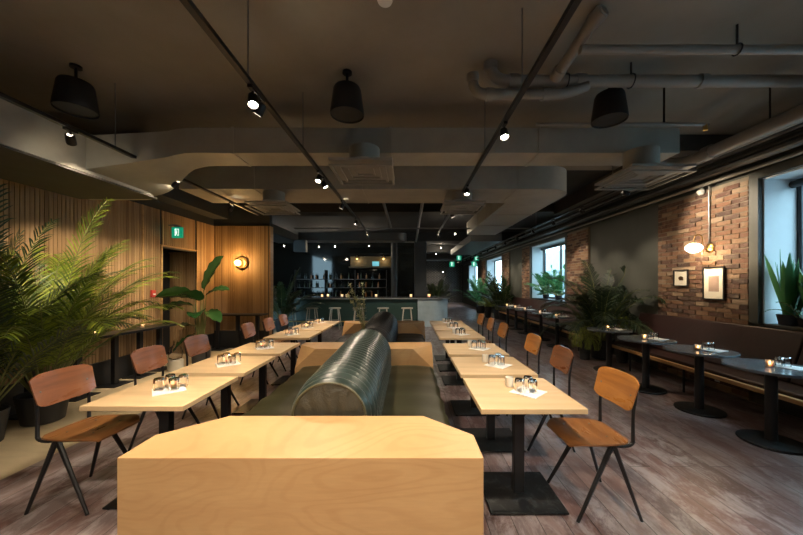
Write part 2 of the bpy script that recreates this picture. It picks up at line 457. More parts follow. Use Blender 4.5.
for i, (a, b) in enumerate(wins):
    # pale lining of the reveal, sill, sash
    w = thing('window_%d' % (i+1), None, None, (XR, (a+b)/2, SILL)); struct(w)
    yc, zc = (a+b)/2, SILL
    h = (b-a)/2; H = 2.88-SILL
    mb = MB()
    mb.box(.0, WT-.01, -h+.001, -h+.02, 0, H-.001); mb.box(.0, WT-.01, h-.02, h-.001, 0, H-.001); mb.box(0, WT-.01, -h+.02, h-.02, H-.02, H-.001)
    mb.build('reveal_lining', M['reveal'], w, smooth=0)
    MB().box(-.03, WT-.01, -h+.001, h-.001, -.038, 0).build('window_sill', M['dark_wall'], w, bevel=.005)
    mb = MB(); x0, x1 = WT-.09, WT-.03
    n = 2 if i != 1 else 3
    for k in range(n+1):
        y = -h+.02 + (2*h-.09)*k/n
        mb.box(x0, x1, y, y+.05, 0, H-.02)
    mb.box(x0+.005, x1-.005, -h+.02, h-.02, 0.001, .06); mb.box(x0+.005, x1-.005, -h+.02, h-.02, H-.08, H-.021)
    mb.build('window_frame', M['pipe_dark'], w, smooth=0)
    MB().box(WT-.062, WT-.056, -h+.03, h-.03, .05, H-.07).build('window_pane', M['pane'], w, smooth=0)
    mb = MB()
    mb.box(-.06, -.001, -h-.11, -h, -.0, H+.10); mb.box(-.06, -.001, h, h+.11, 0, H+.10); mb.box(-.06, -.001, -h, h, H, H+.10)
    mb.build('window_casing', M['panel_wall'], w, smooth=0)
    if i in (1, 2): MB().tube([(WT-.16,-h+.03,H-.09),(WT-.16,h-.03,H-.09)], .045, 16).build('roller_blind', M['pipe_dark'], w)
# street outside
sbox('ground', (5.01, 40, -30, 60, -.3, -.15), M['asphalt'])
mb = MB(); mb.box(20, 26, -20, 50, -.15, 6)
mb.cur = 1
for k in range(16):
    for z in (1,): mb.box(19.94, 20, -18+k*4.2, -15.6+k*4.2, z, z+2.4)
tag(mb.build('street_building', [M['facade'], M['dark_glass']], smooth=0), 'pale building across the street, seen through the side windows', 'building')

# ceiling beams
for (y0, y1, z0) in ((4.25, 4.6, 3.31), (7.9, 8.4, 3.32), (12.3, 12.9, 3.2), (16.5,17,3.2), (21,21.5,3.2)):
    struct(MB().box(-4.69 if y1 < 7.5 else -3.2, 4.49, y0, y1, z0, HC-.001).build('ceiling_beam', M['beam'] if y1 < 5 else M['dark_ceiling'], smooth=0, bevel=.01))
sbox('ceiling_beam', (3.6, 4.0, 4.62, 7.88, 3.25, HC-.001), M['beam'])
# columns
c = struct(MB().box(.26,.72,12.45,12.9,0,3.19).build('column', M['dark_wall'], smooth=0, bevel=.01))
struct(MB().lathe([(.12,0),(.12,3.19)], 20, c=(-.55,12.6,0)).build('column', M['dark_wall']))

# ------------------------------------------------------------------ ducts, pipes
def seams(mb, pts):
    pass
prof = [(-4.3,-4.1),(-3.3,-4.1),(-3.3,4.05)] + [(-3.6+.3*math.cos(k/8*PI/2), 4.05+.3*math.sin(k/8*PI/2)) for k in range(1,9)] + [(-4.3,4.35)]
mb = MB().prism(prof, 2.68, 3.05)
pA = []; wA = []; hA = []
for k in range(13):
    u = k/12; e = u*u*(3-2*u)
    pA.append((-3.45+1.15*u, 3.75-.12*e, 2.875+.21*e)); wA.append(.98-.60*min(1,e*1.2)); hA.append(.35-.08*e)
pA.append((2.92,3.63,3.085)); wA.append(.38); hA.append(.27)
mb.sweep_rect(pA, wA, hA)
o = mb.build('air_duct', M['duct'], smooth=35); tag(o, 'long grey duct bending from left wall across the ceiling, nearest the camera', 'air duct', 'ceiling air ducts')
for y in (-.5, .9, 2.2): MB().box(-4.31,-3.29,y,y+.025,2.674,3.06).build('seam_band', M['duct'], o, smooth=0)
for x in (-1.9,-.2,1.4): MB().box(x,x+.025,3.43,3.83,2.942,3.228).build('seam_band', M['duct'], o, smooth=0)
pB = [(-3.4,5.16,3.125),(-1.5,5.16,3.125),(2.0,5.16,3.125)]
for k in range(1,9):
    a = k/8*PI/2; pB.append((2.0+.42*math.sin(a), 5.16+.42*(1-math.cos(a))*1.0, 3.125))
pB = pB[:3]
mb = MB(); prof = [(-3.4,4.75),(2.10,4.75)] + [(2.10+.41*math.sin(k/10*PI/2), 5.16-.41*math.cos(k/10*PI/2)) for k in range(1,11)] + [(2.51,9.2),(1.69,9.2),(1.69,5.57),(-3.4,5.57)]
mb.prism(prof, 2.95, 3.3)
o = mb.build('air_duct', M['duct'], smooth=35); tag(o, 'second grey duct across the ceiling with rounded right corner turning away', 'air duct', 'ceiling air ducts')
for x in (-2.3,-.7,.6,1.62): MB().box(x,x+.025,4.742,5.578,2.942,3.308).build('seam_band', M['duct'], o, smooth=0)
for y in (6.5,7.7): MB().box(1.682,2.518,y,y+.025,2.942,3.308).build('seam_band', M['duct'], o, smooth=0)
prof = [(-3.5,10.2),(-.35,10.2)] + [(-.35+.3*math.sin(k/8*PI/2), 10.5-.3*math.cos(k/8*PI/2)) for k in range(1,9)] + [(-.05,10.75),(-3.5,10.75)]
o = MB().prism(prof, 2.93, 3.19).build('air_duct', M['duct_dark'], smooth=35); tag(o, 'short far duct with rounded right end above the bar stools', 'air duct', 'ceiling air ducts')
o = MB().box(-4.35,-3.6,8.0,10.7,2.9,3.15).build('air_duct', M['duct_dark'], bevel=.02); tag(o, 'duct running back beside the bar, right of the slatted panel', 'air duct', 'ceiling air ducts')
MB().box(-3.58,-3.2,10.0,10.18,2.55,2.92).build('duct_outlet', M['duct_dark'], o)
o = MB().box(2.0,3.0,10.2,15,2.9,3.15).build('air_duct', M['duct_dark'], bevel=.02); tag(o, 'flat duct far down the window side corridor ceiling', 'air duct', 'ceiling air ducts')
# big left drop: dark bulkhead above slat wall
sbox('bulkhead', (XL+.03, -4.32, 4.6, 7.70, 3.1, HC-.002), M['dark_wall'])

def diffuser(x, y, z, s, top, label):
    t = thing('air_diffuser', label, 'air vent', (x,y,z), 0, 'square ceiling diffusers')
    mb = MB()
    for k in range(4):
        a = s/2*(1-.22*k); b = a-.022
        zz = .012*k
        for (x0,x1,y0,y1) in ((-a,a,-a,-b),(-a,a,b,a),(-a,-b,-b,b),(b,a,-b,b)): mb.box(x0,x1,y0,y1,zz,zz+.016)
    mb.build('louver', M['diffuser'], t, smooth=0)
    MB().box(-s/2,s/2,-s/2,s/2,.052,.075).build('frame', M['diffuser'], t, smooth=0)
    h = top - z
    MB().lathe([(s*.40,.076),(s*.30,.13),(s*.26,.14),(s*.26,h)], 24).build('neck', M['duct'], t)
diffuser(-.45,3.32,2.66,.6,2.94,'square ceiling diffuser hanging just left of centre')
diffuser(2.46,3.38,2.62,.62,2.94,'square ceiling diffuser at upper right, below the pipes')
diffuser(-2.05,4.9,2.66,.6,2.94,'square ceiling diffuser at left near the track lamp')
diffuser(.83,4.95,2.68,.6,2.94,'square ceiling diffuser beyond the right hand track')

def pipe(name, pts, r, m, label, joints=(), n=14):
    o = MB().tube(pts, r, n).build(name, m); tag(o, label, 'pipe')
    for (p, q) in joints:
        MB().tube([p, q], r*1.22, n).build('coupling', m, o)
    return o
def bend(p0, c, p1, n=6):
    p0, c, p1 = V(p0), V(c), V(p1)
    return [p0*(1-t)**2 + c*2*t*(1-t) + p1*t*t for t in [k/n for k in range(n+1)]]
P1 = bend((.74,2.87,3.52),(.74,2.87,3.36),(.90,2.87,3.36)) + [(4.45,2.87,3.36)]
pipe('drain_pipe', P1, .05, M['pipe'], 'thick painted pipe crossing right ceiling with elbow rising at its left',
     [((.90,2.87,3.36),(.98,2.87,3.36)), ((1.5,2.87,3.36),(1.58,2.87,3.36)), ((.74,2.87,3.45),(.74,2.87,3.52)), ((2.6,2.87,3.36),(2.66,2.87,3.36))])
P2 = [(.58,2.86,3.40)] + bend((.58,2.86,3.36),(.58,2.86,3.235),(.70,2.86,3.235)) + [(1.22,2.86,3.235)] + bend((1.30,2.86,3.235),(1.42,2.86,3.235),(1.60,2.86,3.31))
pipe('drain_pipe', P2, .045, M['pipe'], 'lower short painted pipe below the thick one, elbow at left', [((.70,2.86,3.235),(.76,2.86,3.235)), ((1.2,2.86,3.235),(1.27,2.86,3.235)), ((.58,2.86,3.34),(.58,2.86,3.41))])
P3 = [(1.40,2.28,3.50),(1.36,2.36,3.47),(1.29,2.80,3.34)]
pipe('drain_pipe', P3, .045, M['pipe'], 'painted pipe dropping diagonally from ceiling toward the other pipes', [((1.395,2.29,3.497),(1.36,2.36,3.47)), ((1.30,2.72,3.365),(1.29,2.80,3.34))])
P4 = [(1.32,2.45,3.335),(4.45,2.45,3.335)]
pipe('drain_pipe', P4, .032, M['pipe'], 'slim painted pipe crossing the top right of the ceiling')
P5 = [(1.30,3.25,3.16),(3.05,3.25,3.16)]
for y in (1.8,3.2):
    tag(MB().tube([(3.62,y,3.19),(3.62,y,3.53)], .008).build('pipe_hanger', M['black']), 'black rod hanging the right wall pipe, %s' % ('nearer' if y < 2 else 'farther'), 'pipe hanger', 'rods on the wall pipe')
o = pipe('sprinkler_pipe', P5, .018, M['pipe'], 'thin sprinkler pipe behind the right black speaker')
MB().tube([(2.6,3.25,3.16),(2.6,3.25,3.53)], .010).build('hanger', M['black'], o)
MB().tube([(3.02,3.25,3.16),(3.02,3.25,3.10)], .02).build('sprinkler_head', M['brass'], o)
for (x,y,z,w) in ((2.5,11.5,3.15,'flat far duct, nearer'),(2.5,14,3.15,'flat far duct, farther'),(3.85,2.5,3.16,'thin grey conduit'),(4.1,3.3,3.09,'wide dark conduit'),(4.15,2.0,3.245,'second dark conduit'),(3.95,2.9,3.33,'upper dark conduit')):
    tag(MB().tube([(x,y,z+.001),(x,y,HC-.001)], .006).build('hanging_rod', M['black']), 'black rod holding the %s on the right' % w, 'pipe hanger', 'rods on the right side services')
for (x,y,zt,zb,rr) in ((2.0,2.87,3.525,3.38,.058),(2.52,2.45,3.525,3.355,.040),(1.42,2.87,3.525,3.38,.058)):
    o = MB().tube([(x,y,zt),(x,y,zb-.02+rr)], .008).tube([(x+.0,y,zb+.03-.07*math.cos(a)+.02) if 0 else (x,y+rr*math.sin(a),zb-.02-rr*math.cos(a)) for a in [k/12*2*PI for k in range(13)]], .006, 6).build('pipe_hanger', M['black'])
    tag(o, {2.0:'black ring hanger holding thick pipe right of speaker', 2.52:'black ring hanger on the slim top right pipe', 1.42:'black ring hanger on the thick pipe left of speaker'}[x], 'pipe hanger', 'pipe hangers')
P6 = [(3.62,1.2,3.12),(3.62,3.9,3.12)] + bend((3.62,4.05,3.12),(3.62,4.25,3.12),(3.45,4.3,3.16)) + [(3.2,4.3,3.22)]
pipe('drain_pipe', [p if p[1] < 4.2 else p for p in P6], .07, M['pipe'], 'thick painted pipe running back along the right wall top', [((3.62,2.55,3.12),(3.62,2.68,3.12)), ((3.62,3.8,3.12),(3.62,3.9,3.12))])
for (x,z,r,m,l) in ((3.95,3.30,.03,'pipe_dark','upper dark conduit running along the right wall'),(4.15,3.22,.025,'pipe_dark','second dark conduit along the right wall'),
                  (4.28,3.08,.03,'pipe_dark','dark conduit just above the brick pillar'),(4.36,3.0,.022,'pipe','thin painted conduit skirting the brick tops'),
                  (4.1,3.05,.045,'pipe_dark','wide dark conduit beside the painted wall pipe'),(3.85,3.14,.02,'pipe_grey','thin grey conduit along the right ceiling edge'),(4.38,3.2,.05,'beam','fat dark painted pipe nearest the right wall')):
    tag(MB().tube([(x,-2,z),(x,25,z)], r, 10).build('conduit', M[m]), l, 'pipe', 'conduits along the right wall')
tag(MB().tube([(-.53,6.4,3.3),(-.53,10.1,3.3)], .035).build('conduit', M['pipe_grey']), 'grey ceiling pipe receding left of centre', 'pipe', 'receding ceiling pipes')
tag(MB().tube([(.31,6.4,3.3),(.31,12.3,3.18)], .035).build('conduit', M['pipe_grey']), 'grey ceiling pipe receding right of centre', 'pipe', 'receding ceiling pipes')
for y, z, l in ((4.1,3.4,'thin dark pipe across the ceiling in front of the beam'),(8.7,3.05,'thin pipe crossing ceiling before the bar'),(11.5,2.95,'far thin pipe across the corridor ceiling')):
    tag(MB().tube([(-3.1 if y<9 else .8,y,z),(3.5,y,z)], .018).build('conduit', M['pipe_dark' if y<5 else 'pipe_grey']), l, 'pipe')

def speaker(x, y, label, first=[None]):
    if first[0] is None:
        t = thing('pendant_speaker', label, 'speaker', (x,y,3.12), 0, 'black pendant speakers')
        MB().lathe([(.150,.01),(.155,.0),(.158,.01),(.154,.05),(.128,.235),(.118,.255),(.03,.262)], 32, cap=False).build('housing', M['black_matte'], t)
        MB().lathe([(.148,.015),(.0001,.02)], 32, cap=False).build('grille', M['pipe_dark'], t)
        MB().tube([(0,0,.262),(0,0,HC-3.12)], .012).build('stem', M['black'], t)
        MB().lathe([(.045,HC-3.12-.02),(.045,HC-3.12-.001)],16).build('canopy', M['black'], t)
        first[0] = t; return t
    return dup(first[0], (x,y,3.12), 0, label)
speaker(-3.03,2.92,'black bucket-shaped pendant speaker at upper left')
speaker(-.57,3.0,'black bucket-shaped pendant speaker nearest the centre')
speaker(1.95,3.1,'black bucket-shaped pendant speaker at right under the pipes')

# ------------------------------------------------------------------ track lights
def track(x, y0, y1, z, label, rods):
    t = thing('track_rail', label, 'light track', (x,y0,z))
    mb = MB().box(-.02,.02,0,y1-y0,0,.03); mb.build('rail', M['black'], t, smooth=0, bevel=.002)
    for r in rods: MB().tube([(0,r-y0,.03),(0,r-y0,HC-z)], .0055, 6).build('hanging_rod', M['pipe_grey'], t)
track(.825, -2.5, 9.0, 2.915, 'black light track on the right of centre, running back', (-.6,1.0,2.31,3.43,7))
track(-1.09, -2.5, 9.0, 2.915, 'black light track left of centre, running back', (-.6,1.0,2.18,3.32,5.4))
track(3.2, 4.4, 22, 2.96, 'black light track along the window side', (5,8,11,14,18))
track(-2.9, 1.6, 6.2, 2.87, 'black light track on the left, beneath the duct edge', (2.0,3.17,5.9))
proto = [None]
def lamp_data(energy, size, key, cache={}):
    if key not in cache:
        l = bpy.data.lights.new('spot_lamp', 'SPOT'); l.energy = energy; l.spot_size = math.radians(size); l.spot_blend = .7
        l.color = (1,.82,.60); l.shadow_soft_size = .04; cache[key] = l
    return cache[key]
def spot(x, y, z, tilt, az, label, E=60, size=80, lit=True, group='track spotlights'):
    """head hangs from a track at x,y,z; beam tilted by tilt from straight down toward azimuth az"""
    if proto[0] is None:
        t = thing('track_spotlight', label, 'spotlight', (0,0,0))
        MB().box(-.016,.016,-.05,.05,-.02,0).build('adapter', M['black'], t)
        MB().tube([(0,0,-.02),(0,0,-.05)], .008).build('stem', M['black'], t)
        h = bpy.data.objects.new('head', MB().lathe([(.02,.04),(.032,.034),(.035,.0),(.035,-.05),(.031,-.05),(.029,-.035)], 20, cap=False).build('tmp', M['black']).data)
        bpy.data.objects.remove(bpy.data.objects['tmp']); C.objects.link(h); h.parent = t; h.location = (0,0,-.08)
        ln = MB().lathe([(.0295,-.037),(.0001,-.035)], 20, cap=False).build('lens', M['lens'], h)
        proto[0] = t; t['label'] = label; r = t
        r.location = (x,y,z)
    else: r = dup(proto[0], (x,y,z), 0, label)
    r['group'] = group; r['category'] = 'spotlight'
    for c in r.children:
        if c.name.startswith('head'):
            d = V((math.cos(az)*math.sin(tilt), math.sin(az)*math.sin(tilt), -math.cos(tilt)))
            q = (-d).to_track_quat('Z', 'Y'); c.rotation_euler = q.to_euler()
            h = c
            for g in list(c.children):
                if g.type == 'LIGHT': bpy.data.objects.remove(g)
            if lit:
                lo = bpy.data.objects.new('lamp', lamp_data(E, size, (E,size))); C.objects.link(lo); lo.parent = h; lo.location = (0,0,-.045)
            break
    return r
R = math.radians
ordn = ['nearest','second','third','fourth','fifth','sixth','seventh','eighth','ninth','tenth','eleventh','twelfth','thirteenth']
EK = 1.0
for i, (y, ti, az) in enumerate(((.35,25,90),(1.25,15,120),(2.25,22,-60),(3.92,25,-110),(5.3,25,180),(6.7,20,200),(8.6,42,90))):
    spot(-1.09, y, 2.915, R(ti), R(az), 'spotlight %s from the camera on the left-of-centre track' % ordn[i], (46 if i < 2 else 66)*EK, 85)
spot(-1.09, 2.36, 2.915, R(30), R(170), 'partner spotlight beside the bright one on left-of-centre track', 60*EK, 75)
spot(-1.09, 4.15, 2.915, R(30), R(0), 'partner spotlight right of the double pair on left-of-centre track', 50*EK, 75)
for i, (y, ti, az) in enumerate(((.35,25,90),(1.25,20,60),(2.75,25,-90),(4.48,20,-100),(6.0,25,0),(8.6,42,80))):
    spot(.825, y, 2.915, R(ti), R(az), 'spotlight %s from the camera on the right-of-centre track' % ordn[i], (42 if i < 2 else 58)*EK, 85)
for i in range(13):  # farthest heads are added to brighten the far corridor
    y = 4.72 + i*1.17
    spot(3.2, y, 2.96, R((68,40,35,45)[i] if i < 4 else 40), R(-8 if i == 0 else -5), 'spotlight %s along the window side track' % ordn[i], (95 if i == 0 else 50)*EK, 70)
for i, (y, ti, az) in enumerate(((2.75,58,128),(4.0,42,165),(5.25,40,160))):
    spot(-2.9, y, 2.87, R(ti), R(az), 'spotlight %s from the camera on the far left track' % ordn[i], (95 if i == 0 else 80)*EK, 58 if i == 0 else 80)
spot(3.2, 20.5, 2.96, R(52), R(115), 'added spotlight brightening the far wall, end of the window side track', 220, 80)  # extra lamp, added to light up the far brick wall
for x, l in ((-1.09,'spotlight behind the viewer on left-of-centre track'),(.825,'spotlight behind the viewer on right-of-centre track')):
    spot(x, -1.2, 2.915, R(50), R(90+10*(x>0)), l, 75, 70)
tag(MB().lathe([(.001,-.035),(.05,-.03),(.06,0)],20,c=(-.16,2.22,HC-.001)).build('smoke_detector', M['white']), 'white smoke detector on ceiling at top centre', 'smoke detector')

# ------------------------------------------------------------------ banquette island
CX = -.52
def hexblock(label, y0, y1, cutf, cutb, z=.70, cx=CX, a=.885):
    # box whose two upper corners on one side are sliced off by a slanting facet
    q = a-.27; zl = .44
    if cutb: y0, y1, sg = y1, y0, -1
    else: sg = 1
    P = [(-a,y0,.001),(a,y0,.001),(a,y1,.001),(-a,y1,.001), (-a,y0,zl),(a,y0,zl), (-q,y0,z),(q,y0,z),(a,y0+sg*.26,z),(a,y1,z),(-a,y1,z),(-a,y0+sg*.26,z)]
    F = [(0,3,2,1),(0,1,5,7,6,4),(5,8,7),(4,6,11),(6,7,8,9,10,11),(1,2,9,8,5),(2,3,10,9),(3,0,4,11,10)]
    if sg < 0: F = [tuple(reversed(f)) for f in F]
    o = MB().add([(x+cx,y,zz) for x,y,zz in P], F).build('banquette_end_block', M['maple'], smooth=0, bevel=.0025)
    tag(o, label, 'wooden block', 'maple blocks between the banquettes')
hexblock('large pale maple block with cut back corners filling the foreground', 1.545, 2.04, False, True)
hexblock('pale maple block with cut corners between the two banquettes', 4.15, 4.62, True, False, cx=-.57, a=.90)
hexblock('pale maple block farthest from the camera behind shade-black bolster', 6.8, 7.3, True, False)
def banquette(y0, y1, ms, mr, me, label, ybeg=None):
    t = thing('banquette', label, 'banquette', (CX,y0,0))
    L = y1-y0
    MB().box(-.76,.76,.01,L-.01,.001,.27).build('base', M['black_matte'], t)
    for s in (-1,1):
        mb = MB(); prof = []
        # rounded cushion profile in x-z, swept along y with light undulation
        a, b = .255, .845
        for k in range(9): prof.append((b-.06+.06*math.sin(k/8*PI/2) if 0 else b-.07+.07*math.cos(k/8*PI/2), .425+.065*math.sin(k/8*PI/2)))
        prof = [(b-.03,.272),(b,.29)] + [(p[0], p[1]) for p in prof] + [(.62,.503),(.45,.505),(a,.495),(a,.272)]
        n = 26; vs = []; fs = []
        for j in range(n+1):
            y = .005+(L-.01)*j/n; w = .006*math.sin(j*1.3)+.004*math.sin(j*2.9)
            e = .03 if j in (0,n) else 0
            for (x,z) in prof: vs.append((s*(x-(e if x > .7 else 0)+(w if x > .7 else 0)), y, z+(w*.6-e*.6 if z > .35 else 0)))
        m = len(prof)
        for j in range(n):
            for k in range(m):
                k2 = (k+1)%m; fs.append((j*m+k, j*m+k2, (j+1)*m+k2, (j+1)*m+k) if s > 0 else (j*m+k, (j+1)*m+k, (j+1)*m+k2, j*m+k2))
        fs.append(tuple(range(m))); fs.append(tuple(range(n*m, n*m+m)))
        mb.add(vs, fs); mb.build('seat', ms, t, smooth=50)
    # channelled roll
    mb = MB(); a = .24; zb = .48; zs = .655; pitch = .076; ry0 = .07
    ribs = int((L-ry0-.06)/pitch); n = ribs*8
    def arch(k, K, r, zt):
        # parameter around: sides then semicircle
        u = k/K
        if u < .22: return (-r, zb + (zs-zb)*u/.22)
        if u > .78: return (r, zb + (zs-zb)*(1-u)/.22)
        q = PI*(u-.22)/.56; return (-r*math.cos(q), zs + (zt-zs)*math.sin(q))
    K = 36; vs = []; fs = []
    for j in range(n+1):
        y = ry0 + ribs*pitch*j/n
        ph = (j % 8)/8
        off = .036*(abs(math.sin(PI*ph)))**.55 - .022; gr = 1-math.exp(-(y-ry0)/.10)
        for k in range(K+1):
            tw = .002*math.sin(k*1.7+j*.9)
            x, z = arch(k, K, a+.045*gr+off+tw, .885+.035*gr+off+.045*j/n)
            lean = .018*math.sin(k*.35+j*.05)
            vs.append((x+.012*gr, y+lean*gr*(1-j/n), z))
    for j in range(n):
        for k in range(K): fs.append((j*(K+1)+k, j*(K+1)+k+1, (j+1)*(K+1)+k+1, (j+1)*(K+1)+k))
    fs.append(tuple(range(n*(K+1), (n+1)*(K+1))))
    mb.add(vs, fs); rl = mb.build('backrest_roll', mr, t, smooth=60)
    # end panel with soft folds
    mb = MB(); vs = []; fs = []; RR = 7
    for q in range(RR+1):
        for k in range(K+1):
            x, z = arch(k, K, a-.004, .882); cz = zb
            f = 1-q/RR
            xx = x*f; zz = cz+(z-cz)*f
            bul = .028*(1-f**4) + .010*math.sin(xx*75+2*math.sin(zz*9))*(1 if f < .98 else 0)
            vs.append((xx, ry0-.002-bul, zz))
    for q in range(RR):
        for k in range(K): fs.append((q*(K+1)+k, (q+1)*(K+1)+k, (q+1)*(K+1)+k+1, q*(K+1)+k+1))
    mb.add(vs, fs); mb.build('end_panel', me, rl, smooth=60)
    MB().tube([(arch(k,K,a+.003,.888)[0], ry0-.004, arch(k,K,a+.003,.888)[1]) for k in range(K+1)], .0085, 8).build('piping', M['piping'] if ms is not M['shade_leather'] else M['shade_leather'], rl)
banquette(2.045, 4.145, M['seat_green'], M['roll_green'], M['end_green'], 'nearer double-sided green leather banquette with ribbed bolster back')
banquette(4.63, 6.79, M['shade_leather'], M['shade_leather'], M['shade_leather'], 'farther double-sided banquette with bolster back blackened as in shade')

# vase with dried stems on the middle block
t = thing('flower_vase', 'glass vase of tall dried green stems on the middle maple block', 'vase', (-.60,4.42,.701))
MB().lathe([(.035,0),(.05,.01),(.06,.10),(.05,.17),(.053,.20),(.048,.20),(.045,.17),(.054,.10),(.045,.015),(.001,.012)], 20, cap=False).build('glass_body', M['glass'], t)
mb = MB(); ml = MB()
rnd = random.Random(3)
for k in range(9):
    a = rnd.uniform(0,2*PI); h = rnd.uniform(.60,.82); lean = rnd.uniform(-.26,-.02)
    pts = [(.01*math.cos(a), .01*math.sin(a), .02)]
    for q in range(1,8):
        u = q/7; pts.append((.015*math.cos(a)+lean*u*u, .05*math.sin(a)*u, .02+h*u*(1.08-.08*u)))
    mb.tube(pts, .003, 5)
    for q in range(3,8):
        p = V(pts[q])
        for w in range(12):
            dd = V((rnd.uniform(-1,1), rnd.uniform(-1,1), rnd.uniform(-.4,.8))).normalized()*.05
            sd = dd.cross(V((0,0,1))).normalized()*.010
            ml.add([p, p+dd*.5+sd, p+dd, p+dd*.5-sd], [(0,1,2,3)])
mb.build('stems', M['stem'], t); ml.build('dried_leaves', M['dry_leaf'], t)

# ------------------------------------------------------------------ tables
def make_table():
    t = thing('dining_table', 'x', 'table')
    MB().box(-.342,.342,-.34,.34,.706,.74).build('table_top', M['maple_top'], t, bevel=.003)
    MB().box(-.038,.038,-.06,.0,.022,.70).build('column', M['black'], t, bevel=.006)
    b = MB().box(-.26,.26,-.265,.205,.010,.022).build('base_plate', M['iron'], t, bevel=.003)
    for sx in (-1,1):
        for sy in (-1,1): MB().lathe([(.014,.001),(.014,.0095)],12,c=(sx*.235,sy*.21-.03,0)).build('glide', M['black'], b)
    MB().box(-.2,.2,-.04,.04,.69,.7045).build('top_bracket', M['black'], t)
    return t
TY = [2.385, 3.17, 3.98, 5.10, 5.86, 6.62]
t0 = make_table(); first = True
for side, x in (('right', .81), ('left', -1.815)):
    for i, y in enumerate(TY):
        lab = 'square pale wood table on black pedestal, %s in the %s row' % (ordn[i], side)
        yy = y + (.05 if side == 'left' and i < 3 else 0)
        if first: o = t0; o.location = (x,yy,0); o['label'] = lab; first = False
        else: o = dup(t0, (x,yy,0), 0, lab)
        o['group'] = 'square tables beside the banquettes'

def make_chair(mback, mseat):
    t = thing('dining_chair', 'x', 'chair')
    # seat: curved ply sheet, front +x
    nx, ny = 12, 10; vs = []; fs = []
    def outline(u, v):
        x = -.195 + .415*u; hw = .175+.035*math.sin(min(1,u*1.6)*PI/2)
        if u > .8: hw -= .05*((u-.8)/.2)**2
        if u < .12: hw -= .04*((.12-u)/.12)**2
        y = hw*v
        z = .500 + .010*(u**1.2) - .030*max(0,(u-.82)/.18)**2 - .012*(1-v*v)*math.sin(PI*u)
        return x, y, z
    for th in (0,-.011):
        for i in range(nx+1):
            for j in range(ny+1):
                x,y,z = outline(i/nx, -1+2*j/ny); vs.append((x,y,z+th))
    W = ny+1; N = (nx+1)*W
    for i in range(nx):
        for j in range(ny):
            a = i*W+j; fs.append((a,a+W,a+W+1,a+1)); fs.append((N+a,N+a+1,N+a+W+1,N+a+W))
    for i in range(nx):
        a = i*W; fs.append((a,N+a,N+a+W,a+W)); a = i*W+ny; fs.append((a,a+W,N+a+W,N+a))
    for j in range(ny):
        fs.append((j,j+1,N+j+1,N+j)); a = nx*W+j; fs.append((a,N+a,N+a+1,a+1))
    st = MB().add(vs, fs).build('seat', mseat, t, smooth=50)
    for sx, sy in ((-.07,.10),(-.07,-.10),(.12,.10),(.12,-.10)): MB().sphere((sx,sy,.506),(.007,.007,.003),8,5).build('rivet', M['pipe_grey'], st)
    # backrest
    vs = []; fs = []; nz = 8; nyy = 14
    for th in (0,.011):
        for i in range(nz+1):
            for j in range(nyy+1):
                v = -1+2*j/nyy; u = i/nz
                rr = abs(v)**6*.035
                z = .692+rr+ (.228-2*rr)*u
                y = .205*v*(1-.05*(1-u)); x = -.165 - .045*u - .028*(1-v*v) - th + .0
                vs.append((x,y,z))
    W = nyy+1; N = (nz+1)*W
    for i in range(nz):
        for j in range(nyy):
            a = i*W+j; fs.append((a,a+1,a+W+1,a+W)); fs.append((N+a,N+a+W,N+a+W+1,N+a+1))
    for i in range(nz):
        a = i*W; fs.append((a,a+W,N+a+W,N+a)); a = i*W+nyy; fs.append((a,N+a,N+a+W,a+W))
    for j in range(nyy):
        fs.append((j,N+j,N+j+1,j+1)); a = nz*W+j; fs.append((a,a+1,N+a+1,N+a))
    bk = MB().add(vs, fs).build('backrest', mback, t, smooth=50)
    for sy in (.155,-.155): MB().sphere((-.1985,sy,.80),(.004,.008,.008),8,5).build('rivet', M['pipe_grey'], bk)
    for s in (-1,1):
        # legs: folded steel tapering to the feet
        MB().tube([(-.06,s*.165,.475),(.19,s*.205,.008)], [.015,.009], 8, flat=1.35).build('leg', M['black'], t)
        MB().tube([(-.075,s*.165,.475),(-.228,s*.21,.008)], [.015,.009], 8, flat=1.35).build('leg', M['black'], t)
        MB().tube([(.16,s*.15,.478),(-.10,s*.165,.472)] + bend((-.12,s*.168,.472),(-.195,s*.17,.472),(-.20,s*.17,.50)) + [(-.200,s*.17,.64),(-.203,s*.17,.70),(-.238,s*.165,.87)], [.010]*2+[.012]*7+[.010,.010,.008], 8).build('side_frame', M['black'], t)
    mb = MB().tube([(-.065,-.165,.475),(-.065,.165,.475)], .011, 8).tube([(.15,-.15,.477),(.15,.15,.477)], .009, 8)
    mb.build('cross_bar', M['black'], t)
    return t
protoc = {'o': make_chair(M['ply_orange'], M['oak_seat']), 'b': make_chair(M['ply_brown'], M['oak_seat'])}
used = set()
def chair(k, x, y, rz, label):
    if k not in used: o = protoc[k]; o.location = (x,y,0); o.rotation_euler = (0,0,rz); o['label'] = label; used.add(k)
    else: o = dup(protoc[k], (x,y,0), rz, label)
    o['group'] = 'plywood chairs along the tables'
cn = {'o': 'orange plywood', 'b': 'reddish brown plywood'}
for i, (k, x, y, a) in enumerate((('o',1.275,2.27,182),('b',1.30,3.14,178),('o',1.33,3.92,181),('o',1.30,5.06,180),('o',1.30,5.82,178),('o',1.30,6.6,181))):
    chair(k, x, y, R(a), '%s chair with black steel legs, %s in the right row' % (cn[k], ordn[i]))
for i, (x, y, a) in enumerate(((-2.31,2.335,-2),(-2.33,3.14,1),(-2.33,3.84,-1),(-2.33,5.08,2),(-2.33,5.82,0),(-2.33,6.5,1))):
    chair('b', x, y, R(a), '%s chair with black steel legs, %s in the left row' % (cn['b'], ordn[i]))

